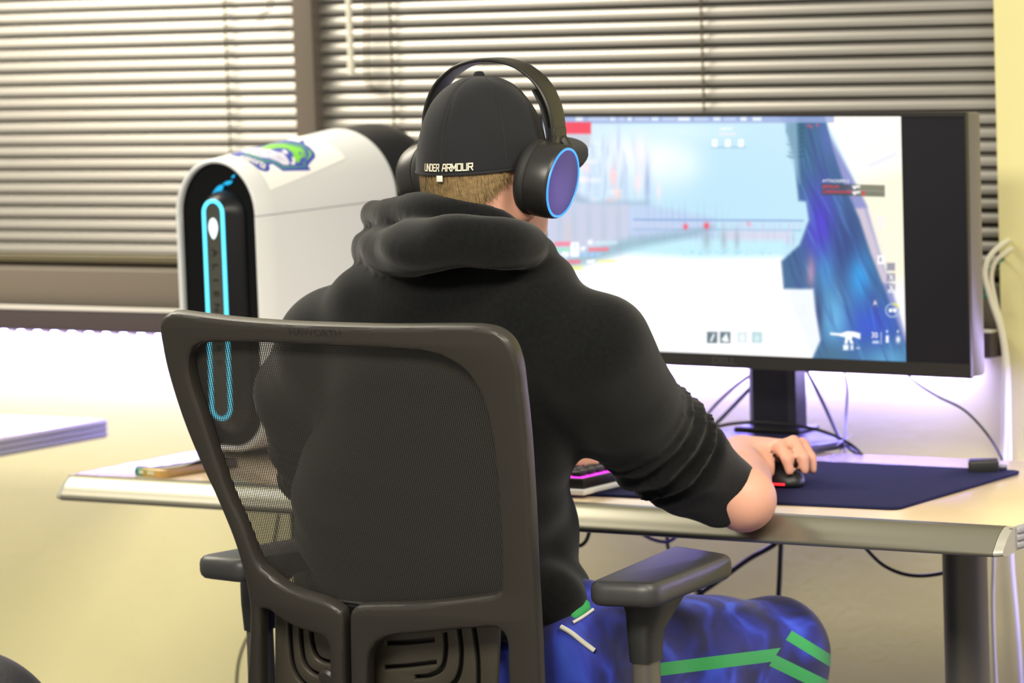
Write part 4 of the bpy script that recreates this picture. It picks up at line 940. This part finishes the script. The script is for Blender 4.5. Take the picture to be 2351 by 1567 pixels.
# cuff opening at the right elbow and waist opening
ax = unit(A[4]-A[3]); b1 = unit(np.cross(ax, (0, 0, 1))); b2 = np.cross(ax, b1); hd.ell(A[4]+ax*.052, (.034, .12, .12), .005, np.stack([ax, b1, b2], 1), True)
def folds(P):
    d = np.zeros(len(P))
    for chain, s0, amp in ((A, 1, .0072), (B, 2, .005)):
        best = np.full(len(P), 9.0); S = np.zeros(len(P)); off = 0
        for i in range(4):
            a, b = chain[i], chain[i+1]; ba = b-a; L = np.linalg.norm(ba); t = np.clip(((P-a)@ba)/L**2, 0, 1); q = np.linalg.norm(P-a-t[:, None]*ba, axis=1)
            w_ = np.exp(-q/.009); SW_ = w_ if i == 0 else SW_+w_; S = S+w_*(off+t*L); best = np.minimum(best, q); off += L
        S = S/(SW_+1e-30)
        mk = np.clip((S-.12)/.08, 0, 1)*np.clip((off-.055-S)/.03, 0, 1)*np.clip((.125-best)/.04, 0, 1)
        ph = S/.031*2*PI+1.5*wob(P, 26, s0, 5)+(P[:, 0]-P[:, 2])*14
        d -= amp*mk*((.5+.5*np.cos(ph))**1.6*2-.7)
        cuff = np.clip((S-(off-.052))/.006, 0, 1)*(best < .09); d += .0025*cuff
    low = np.clip((.86-P[:, 2])/.1, 0, 1)*np.clip((P[:, 1]+.43)/.02, 0, 1)
    d += .0035*low*np.sin((P[:, 2]*1.0+P[:, 0]*.25)*95+2.2*wob(P, 16, 9, 4))
    up = np.clip((P[:, 2]-.86)/.06, 0, 1)
    d += .0022*up*wob(P, 34, 12, 6)*np.clip((1.1-P[:, 2])/.04, 0.2, 1)
    hood = np.clip((P[:, 2]-1.075)/.03, 0, 1); d += .0032*hood*wob(P*np.array((1, 1, 2.2)), 45, 15, 5)
    return d
hd.disp(folds)
V, Q = hd.mesh(4)
hoodie = qmesh('hoodie', V, Q, m_hood, person, 'black cotton hoodie with the hood down')

# ---- trousers
pt = SDF((-.20, -.44, .045), (.62, .27, .72), .006)
pt.ell((.165, -.215, .54), (.195, .125, .10), .04)
for hp, kn, sg in ((onY(1340, 1500, -.23), KN_R, 1), (HP_L, KN_L, -1)):
    md = (hp+kn)/2+np.array((0, 0, -.008)); an = np.array((kn[0]-.01*sg, kn[1]-.05, .09))
    pt.tube([hp, md, kn], [.098, .088, .0705], .04); pt.tube([kn, (kn+an)/2+(0, -.012, 0), an], [.07, .07, .06], .03)
    pt.tube([an, an-(0, 0, .08)], [.05, .05], .01, True)
ax_h, ax_k = onY(1340, 1500, -.23), KN_R
def pf(P):
    ba = ax_k-ax_h; t = np.clip((P-ax_h)@ba/(ba@ba), 0, 1.2)
    return .0032*wob(P*np.array((1, 1, .6)), 42, 31, 6)+.004*np.sin(P[:, 1]*60+P[:, 2]*40+2*wob(P, 15, 33, 4))*np.clip(1-t*1.7, 0, 1)
pt.disp(pf); V, Q = pt.mesh(2)
m_pt = bpy.data.materials.new('blue camouflage cloth'); m_pt.use_nodes = True; nt = m_pt.node_tree; bs = nt.nodes['Principled BSDF']; bs.inputs['Roughness'].default_value = .7; bs.inputs['Sheen Weight'].default_value = .15
tc = nt.nodes.new('ShaderNodeTexCoord')
def ramp(fac, els):
    c_ = nt.nodes.new('ShaderNodeValToRGB'); c_.color_ramp.interpolation = 'LINEAR'
    while len(c_.color_ramp.elements) < len(els): c_.color_ramp.elements.new(.5)
    for e, (p_, col) in zip(c_.color_ramp.elements, els): e.position = p_; e.color = lin(col)+(1,)
    nt.links.new(fac, c_.inputs[0]); return c_.outputs[0]
nz_ = nt.nodes.new('ShaderNodeTexNoise'); nz_.inputs['Scale'].default_value = 19; nz_.inputs['Detail'].default_value = 1.5; nz_.inputs['Distortion'].default_value = .8
mp_ = nt.nodes.new('ShaderNodeMapping'); mp_.inputs['Scale'].default_value = (1, .9, .8); nt.links.new(tc.outputs['Object'], mp_.inputs[0]); nt.links.new(mp_.outputs[0], nz_.inputs['Vector'])
camo = ramp(nz_.outputs['Fac'], [(.38, (22, 25, 78)), (.46, (28, 34, 112)), (.56, (34, 44, 142)), (.63, (46, 66, 186)), (.72, (58, 88, 214))])
def att(nm):
    a_ = nt.nodes.new('ShaderNodeAttribute'); a_.attribute_name = nm; return a_.outputs['Fac']
near = lambda nm: mth('LESS_THAN', mth('ABSOLUTE', att(nm)), 1.0)
sm_ = mth('GREATER_THAN', att('seam'), 0.0)
ss = mth('MULTIPLY', mth('ADD', mth('MULTIPLY', mth('SUBTRACT', 1.0, sm_), near('stripe')), mth('MULTIPLY', sm_, mth('MAXIMUM', near('stripe_b'), near('stripe_c')))), mth('GREATER_THAN', att('outer'), 0.0))
mx_ = nt.nodes.new('ShaderNodeMix'); mx_.data_type = 'RGBA'; nt.links.new(ss, mx_.inputs[0]); nt.links.new(camo, mx_.inputs[6]); mx_.inputs[7].default_value = lin((52, 158, 82))+(1,); nt.links.new(mx_.outputs[2], bs.inputs['Base Color'])
trs = qmesh('trousers', V, Q, m_pt, person, 'blue camouflage trousers with green stripes')
sp_a, sp_b = onY(1420, 1548, -.17), onY(1800, 1500, .02)
def plane_coord(a, b, P, wd):
    e = unit(b-a); vdir = unit((a+b)/2-CAM); n_ = unit(np.cross(e, vdir)); return ((P-a)@n_)/wd
e_ = unit(sp_b-sp_a); t_ = ((V-sp_a)@e_)/np.linalg.norm(sp_b-sp_a)
s1 = plane_coord(sp_a, sp_b, V, .0085); ka, kb2 = onY(1832, 1425, .0), onY(1735, 1575, .0); seam = plane_coord(ka, kb2, V, .01)
s2 = plane_coord(onY(1835, 1472, .05), onY(1884, 1502, .12), V, .0075); s3 = plane_coord(onY(1790, 1523, .02), onY(1862, 1558, .1), V, .0085)
sg_ = np.sign(((KN_R+np.array((.03, .06, 0)))-ka)@unit(np.cross(unit(kb2-ka), unit(ka-CAM))))
for v_, nm in ((s1, 'stripe'), (s2, 'stripe_b'), (s3, 'stripe_c'), (seam*sg_, 'seam'), (np.minimum(V[:, 0]-.3, V[:, 1]+.24), 'outer')): setval(trs.data, v_, nm)
from mathutils.bvhtree import BVHTree
def bvh_of(V, Q): return BVHTree.FromPolygons([tuple(p) for p in V], [tuple(int(i) for i in q) for q in Q])
BT = bvh_of(V, Q)
def hit(x, y, B_, lift=.001):
    d = unit(ray(x, y)); h_ = B_.ray_cast(Vector(CAM), Vector(d)); 
    return np.array(h_[0])-d*lift if h_[0] is not None else None
m_wt = mat('white cord cotton', (212, 210, 200), .7)
def strip(P, wd, name, m, par, B_, lift=.003):
    q = [hit(x, y, B_, lift) for x, y in spline(P, 5)]; q = [p for p in q if p is not None]
    if len(q) < 3: return None
    return Geo().tube(q, wd, 8, False).build(name, m, par)
strip([(1288, 1438), (1312, 1452), (1340, 1474), (1364, 1492)], .0034, 'pocket_cord', m_wt, trs, BT)
strip([(1316, 1428), (1340, 1414), (1362, 1398)], .0022, 'pocket_cord', m_wt, trs, BT)
sh = SDF((.28, -.34, .58), (.42, -.1, .70), .0045); q_ = hit(1325, 1408, BT, .0)
q_ = q_ if q_ is not None else onY(1325, 1408, -.22)
[sh.tube([hit(x0, y0, BT, -.004), hit(x1, y1, BT, -.004)], [.008, .006], .008) for x0, y0, x1, y1 in ((1316, 1392, 1318, 1418), (1330, 1388, 1334, 1412), (1346, 1386, 1352, 1400))]; sh.disp(lambda P: .0015*wob(P, 90, 5, 4)); V2, Q2 = sh.mesh(2)
qmesh('shirt_hem', V2, Q2, mat('green shirt cotton', (48, 150, 80), .8), person, 'bright green shirt hem showing below the hoodie')
for kn in (KN_R, KN_L):
    f0 = np.array((kn[0], kn[1]-.06, 0)); sd_ = SDF(f0+(-.07, -.11, 0), f0+(.07, .23, .14), .006)
    sd_.tube([f0+(0, -.03, .05), f0+(0, .06, .045), f0+(0, .16, .035)], [.046, .046, .034], .02); sd_.F = np.maximum(sd_.F, np.broadcast_to((.004-(sd_.lo[2]+sd_.h*np.arange(sd_.n[2])))[None, None, :], sd_.F.shape).astype(np.float32))
    V2, Q2 = sd_.mesh(1); qmesh('shoe', V2, Q2, mat('dark shoe', (30, 30, 34), .6), person)

# ---- hair
m_hair = mat('light brown hair', (128, 106, 72), .45, spec=.4, var=.35, vscale=160)
g = Geo(); zz = np.linspace(1.236, 1.158, 9); ph_ = np.radians(np.linspace(-118, 60, 40))
def hair_r(z, f=1): 
    k = (z-1.16)/.07; return (.0715+.006*min(max(k, 0), 1))*f, (.084+.0125*min(max(k, -.6), 1))*f
def hpt(phi, z, f=1): a, b = hair_r(z, f); return hl(a*math.sin(phi), -b*math.cos(phi), z)
g.loft([[hpt(p, max(z, 1.158+max(0, (math.degrees(p)-8)/40)*.045), .975) for p in ph_] for z in zz], cap=False, closed=False)
for i in range(5200):
    p = R(random.uniform(-118, 62)); dg_ = math.degrees(p); zt_ = random.uniform(1.185, 1.237); zl = 1.152+max(0, (dg_-8)/40)*.045+random.uniform(-.006, .012)
    if zt_ < zl+.012: continue
    ln = min(random.uniform(.025, .045), zt_-zl); lean = random.uniform(-.10, .16); f0 = random.uniform(.975, 1.02); w_ = random.uniform(.0005, .0011); V3 = []
    for k in range(4):
        t = k/3; z = zt_-ln*t; pp = p+lean*t*.7; f = f0+.012*math.sin(t*2.2)
        w2 = w_*(1-t*.85); V3 += [hpt(pp-w2/.08, z, f), hpt(pp+w2/.08, z, f)]
    g.add(V3, [(2*k, 2*k+1, 2*k+3, 2*k+2) for k in range(3)])
hair = mesh('hair', g.v, g.f, m_hair, person, True, 'short light brown hair below the cap')

# ---- cap
CR = (.0815, .1005); 
def rimz(y): return 1.222+.06*(y+.1)
def cap_p(phi, t, off=0):
    """phi from the back centre, t from rim 0 to crown 1"""
    a = t*PI/2; rr_ = math.cos(a)**.87; x = (CR[0]+off)*rr_*math.sin(phi); y = -(CR[1]+off)*rr_*math.cos(phi)
    z0 = rimz(y/max(rr_, .05) if t < .95 else 0); zt2 = 1.3475+off
    return hl(x, y, z0+(zt2-z0)*math.sin(a)**.98)
NP_, NTt = 96, 30; V4 = []; 
for j in range(NTt+1):
    for i in range(NP_):
        ph0 = 2*PI*i/NP_; sea = min(abs(((ph0/(PI/3)+.0) % 1)-.0), abs(((ph0/(PI/3)) % 1)-1)); off = -.0011*math.exp(-(sea/.035)**2)*(j > 1)
        V4.append(cap_p(ph0, min(j/NTt, .995), off+.0006*math.sin(ph0*5+j*.4)*math.sin(j/NTt*PI)))
F4 = [(j*NP_+i, j*NP_+(i+1) % NP_, (j+1)*NP_+(i+1) % NP_, (j+1)*NP_+i) for j in range(NTt) for i in range(NP_)]; F4.append([NTt*NP_+i for i in range(NP_)])
# turned-in sweatband
o_ = len(V4); V4 += [cap_p(2*PI*i/NP_, 0, -.004)+np.array((0, 0, -.0005)) for i in range(NP_)]+[cap_p(2*PI*i/NP_, 0, -.005)+np.array((0, 0, .02)) for i in range(NP_)]
F4 += [(o_+i, o_+(i+1) % NP_, (i+1) % NP_, i) for i in range(NP_)]+[(o_+NP_+i, o_+NP_+(i+1) % NP_, o_+(i+1) % NP_, o_+i) for i in range(NP_)]
cap = mesh('cap', V4, F4, m_capm, person, True, 'black baseball cap with white lettering at the back')
g = Geo(); 
for z_ in (.004, .0105): g.tube([cap_p(2*PI*i/72, z_, .0004) for i in range(72)], .0007, 5, False, True)
for k in range(6): g.tube([cap_p(k*PI/3, t, -.0007) for t in np.linspace(.02, .97, 24)], .0006, 5, False)
g.build('stitching', mat('black thread', (30, 31, 33), .8), cap)
g = Geo(); g.lathe([(.0, .005), (.005, .0042), (.0075, .001), (.0078, -.002)], hl(0, 0, 1.349), (0, 0, 1), 20); g.build('top_button', m_capm, cap)
g = Geo(); rings = []
NB = 28
def brim(s_, q, dz): # s_ across -1..1, q outward 0..1
    phi = PI+s_*R(76); bx = CR[0]*math.sin(phi); by = -CR[1]*math.cos(phi); ln = .088*(1-abs(s_)**4)+.010
    x = bx*(1+.06*q); y = by+q*(ln+.045*s_*s_*(1-s_*s_)**.5 if abs(s_) < 1 else ln); z = rimz(by)+.013-.046*(s_**2)*(1 if q > .3 else .7)*(q*.9+.1)+.008*q
    return hl(x, y, z+dz)
for q in np.linspace(0, 1, 10): rings.append([brim(s_, q, .002) for s_ in np.linspace(-1, 1, NB)]+[brim(s_, q, -.002) for s_ in np.linspace(1, -1, NB)])
g.loft(rings); g.build('brim', m_capm, cap, ang=60)
m_ua = mat('white cap thread', (214, 206, 184), .7)
def ua(x, y): # along the back, from the left
    phi = x/.094; b_ = cap_p(phi, .052, .0009); c_ = cap_p(phi, .052+.10, .0009); return b_+(c_-b_)*(y/.0185)
GL = {'U': [[(0, 1), (0, 0), (1, 0), (1, 1)]], 'N': [[(0, 0), (0, 1), (1, 0), (1, 1)]], 'D': [[(0, 0), (0, 1), (.8, 1), (1, .75), (1, .25), (.8, 0), (0, 0)]], 'E': [[(1, 1), (0, 1), (0, 0), (1, 0)], [(0, .5), (.85, .5)]],
      'R': [[(0, 0), (0, 1), (1, 1), (1, .48), (0, .48)], [(.55, .48), (1, 0)]], 'A': [[(0, 0), (.32, 1), (1, 1), (1, 0)], [(.15, .4), (1, .4)]], 'M': [[(0, 0), (0, 1), (.5, .3), (1, 1), (1, 0)]], 'O': [[(0, 0), (0, 1), (1, 1), (1, 0), (0, 0)]]}
def word(s, x0, x1, hgt=.0078, sw=.0015):
    st = (x1-x0)/len(s); g = Geo()
    for i, ch_ in enumerate(s):
        for pl_ in GL[ch_]:
            q = [np.array((x0+st*(i+.10)+p_[0]*st*.74, (p_[1]-.5)*hgt)) for p_ in pl_]
            for u, v in zip(q[:-1], q[1:]):
                e = (v-u)/np.linalg.norm(v-u); n_ = np.array((-e[1], e[0]))*sw/2; e = e*sw/2; k = 4
                pts = [(u-e)+((v+e)-(u-e))*j/k for j in range(k+1)]
                g.add([ua(*(p_+n_)) for p_ in pts]+[ua(*(p_-n_)) for p_ in pts], [(j, j+1, k+2+j, k+1+j) for j in range(k)])
    g.build('back_lettering', m_ua, cap, False)
word('UNDER', -.0325, -.0015); word('ARMOUR', .0025, .0505)
g = Geo(); p0 = cap_p(-.02, 0, .0005); g.box(p0-(.0045, .001, .0075), p0+(.0045, .001, .0005), .0005); g.build('size_tag', m_wt, cap)

# ================================================================== HEADSET (worn, a thing of its own)
hs = thing('headset', tuple(hl(0, 0, 1.2)), 'black over-ear gaming headset with glowing blue ring, worn over the cap', 'headset')
m_hb = mat('satin black headset plastic', (34, 33, 32), .38, spec=.5); m_hp = mat('black ear cushion', (24, 24, 24), .7); m_hc = mat('violet dark cover plate', (62, 50, 140), .4, metal=.2); m_hr2 = glow('blue headset ring', (60, 150, 255), 1.6)
path = [(.098, 1.248), (.1005, 1.275), (.0955, 1.305), (.080, 1.334), (.055, 1.3545), (.028, 1.3645), (0, 1.3675)]; path = path+[(-x, z) for x, z in path[-2::-1]]
pth = spline([(x, 0, z) for x, z in path], 6); tg = np.gradient(pth, axis=0); tg /= np.linalg.norm(tg, axis=1)[:, None]
def band(pth, tg, wy, th, y0=0, lean=0):
    rings = []
    for k_, (p, t) in enumerate(zip(pth, tg)):
        nrm = np.array((t[2], 0, -t[0])); nrm = nrm if nrm@np.array((p[0], 0, p[2]-1.25)) > 0 else -nrm; rg = []
        w__ = wy*(.78+.22*math.sin(PI*k_/(len(pth)-1)))
        for a in np.linspace(0, 2*PI, 16, endpoint=False):
            cy_ = w__/2*np.sign(math.cos(a))*abs(math.cos(a))**.45; cn = th/2*np.sign(math.sin(a))*abs(math.sin(a))**.6
            q = p+nrm*cn; rg.append(hl(q[0], q[1]+cy_+y0+lean*(p[2]-1.25), q[2]))
        rings.append(rg)
    return Geo().loft(rings)
band(pth, tg, .042, .0058, .030, .0).build('headband', m_hb, hs, ang=60)
sp2 = spline([(x, 0, z) for x, z in [(.094, 1.252), (.0935, 1.28), (.086, 1.308), (.073, 1.327)]], 5); tg2 = np.gradient(sp2, axis=0); tg2 /= np.linalg.norm(tg2, axis=1)[:, None]
band(sp2, tg2, .044, .0035, .030, .0).build('inner_pad', m_hp, hs, ang=60)
for sgn in (1, -1):
    D = hl(.1255, -.004, 1.207) if sgn > 0 else hl(-.104, .014, 1.209); aw = R(5.5 if sgn > 0 else 16); n_ = unit(hl(sgn*math.cos(R(11))*math.cos(aw), math.cos(R(11))*math.sin(aw), -math.sin(R(11)))-hl(0, 0, 0))
    g = Geo(); g.lathe([(.020, -.050), (.038, -.052), (.046, -.049), (.0495, -.043), (.0495, -.036), (.046, -.0325)], D, n_); cu = Geo()
    cu.lathe([(.046, -.034), (.0488, -.033), (.0495, -.030), (.0495, -.014), (.0488, -.006), (.0475, -.0012), (.0462, 0), (.044, -.001)], D, n_, 56)
    c_ob = cu.build('ear_cup', m_hb, hs, ang=40); g.build('ear_pad', m_hp, c_ob, ang=50)
    Geo().lathe([(.0432, -.002), (.0432, .0004), (.041, .0012), (.02, .0022), (.001, .0026)], D, n_, 56).build('cover_plate', m_hc, c_ob, ang=40)
    a_ = unit(np.cross(n_, (0, 0, 1))); b_ = np.cross(a_, n_)
    Geo().tube([D+n_*(.0003 if sgn > 0 else -.0035)+.0446*(math.cos(t)*a_+math.sin(t)*b_) for t in np.linspace(0, 2*PI, 64, endpoint=False)], .0017, 8, False, True).build('light_ring', m_hr2, c_ob)
    g = Geo()
    for dy in (-.017, .017): g.tube([hl(sgn*.101, dy*.6+.028, 1.262), hl(sgn*.108, dy*1.2+.02, 1.25), hl(sgn*.109, dy*1.9+.012, 1.236), hl(sgn*.099, dy*2.3+.008, 1.218)], [.0075, .007, .0065, .005], 8)
    g.box(hl(sgn*.099, .03, 1.262)-(.0055, .016, .016), hl(sgn*.099, .03, 1.262)+(.0055, .016, .016), .003)
    g.build('swivel_yoke', m_hb, hs)

# ================================================================== MOUSE under the right hand
MC = K_R+dR*.012; MC = np.array((MC[0], MC[1], ZM)); ms = thing('mouse', tuple(MC), 'dark computer mouse with red light under the right hand', 'mouse')
dh = unit((dR[0], dR[1], 0)); sh_ = np.array((dh[1], -dh[0], 0)); Rm_ = [[sh_[0], dh[0], 0], [sh_[1], dh[1], 0], [0, 0, 1]]
mo_ = SDF(MC-(.08, .08, .002), MC+(.08, .08, .05), .0035); mo_.ell(MC+(0, 0, .006), (.031, .056, .026), .01, Rm_)
mo_.F = np.maximum(mo_.F, np.broadcast_to((ZM+.001-(mo_.lo[2]+mo_.h*np.arange(mo_.n[2])))[None, None, :], mo_.F.shape).astype(np.float32)); V5, Q5 = mo_.mesh(2); qmesh('shell', V5, Q5, m_black, ms)
Geo().tube([MC+dh*.0565*math.cos(t)+sh_*.0315*math.sin(t)+np.array((0, 0, .006)) for t in np.linspace(.6, 2.2, 16)], .0016, 8, False).build('red_light', glow('red mouse light', (255, 40, 50), 2.2), ms)

# ================================================================== LIGHT
w = bpy.data.worlds.new('room'); SC.world = w; w.use_nodes = True
w.node_tree.nodes['Background'].inputs[0].default_value = (1.0, .95, .83, 1); w.node_tree.nodes['Background'].inputs[1].default_value = .5
def area(name, loc, to, sx, sy, e, col):
    l = bpy.data.lights.new(name, 'AREA'); l.shape = 'RECTANGLE'; l.size = sx; l.size_y = sy; l.energy = e; l.color = col
    o = bpy.data.objects.new(name, l); COL.objects.link(o); o.location = loc
    d = Vector(to)-Vector(loc); o.rotation_euler = d.to_track_quat('-Z', 'Y').to_euler(); return o
WARM = (1.0, .93, .78)
area('ceiling_lamp', (-2.15, .15, 2.7), (-2.15, .15, 0), 1.9, 1.1, 112, WARM)
area('ceiling_lamp', (1.2, -3.2, 2.7), (1.2, -3.2, 0), 1.6, 1.2, 275, WARM)
area('ceiling_lamp', (2.4, -1.0, 2.7), (2.4, -1.0, 0), 1.2, .6, 85, WARM)
area('led_strip_lamp', (-1.2, WY-.011, SZ0-.010), (-1.2, WY-.011, SZ0-.5), 3.0, .006, 36, (.27, .235, 1.0))
area('led_strip_lamp', (1.4, WY-.012, SZ0-.008), (1.4, WY-.012, SZ0-.5), 1.85, .006, 30, (.27, .235, 1.0))
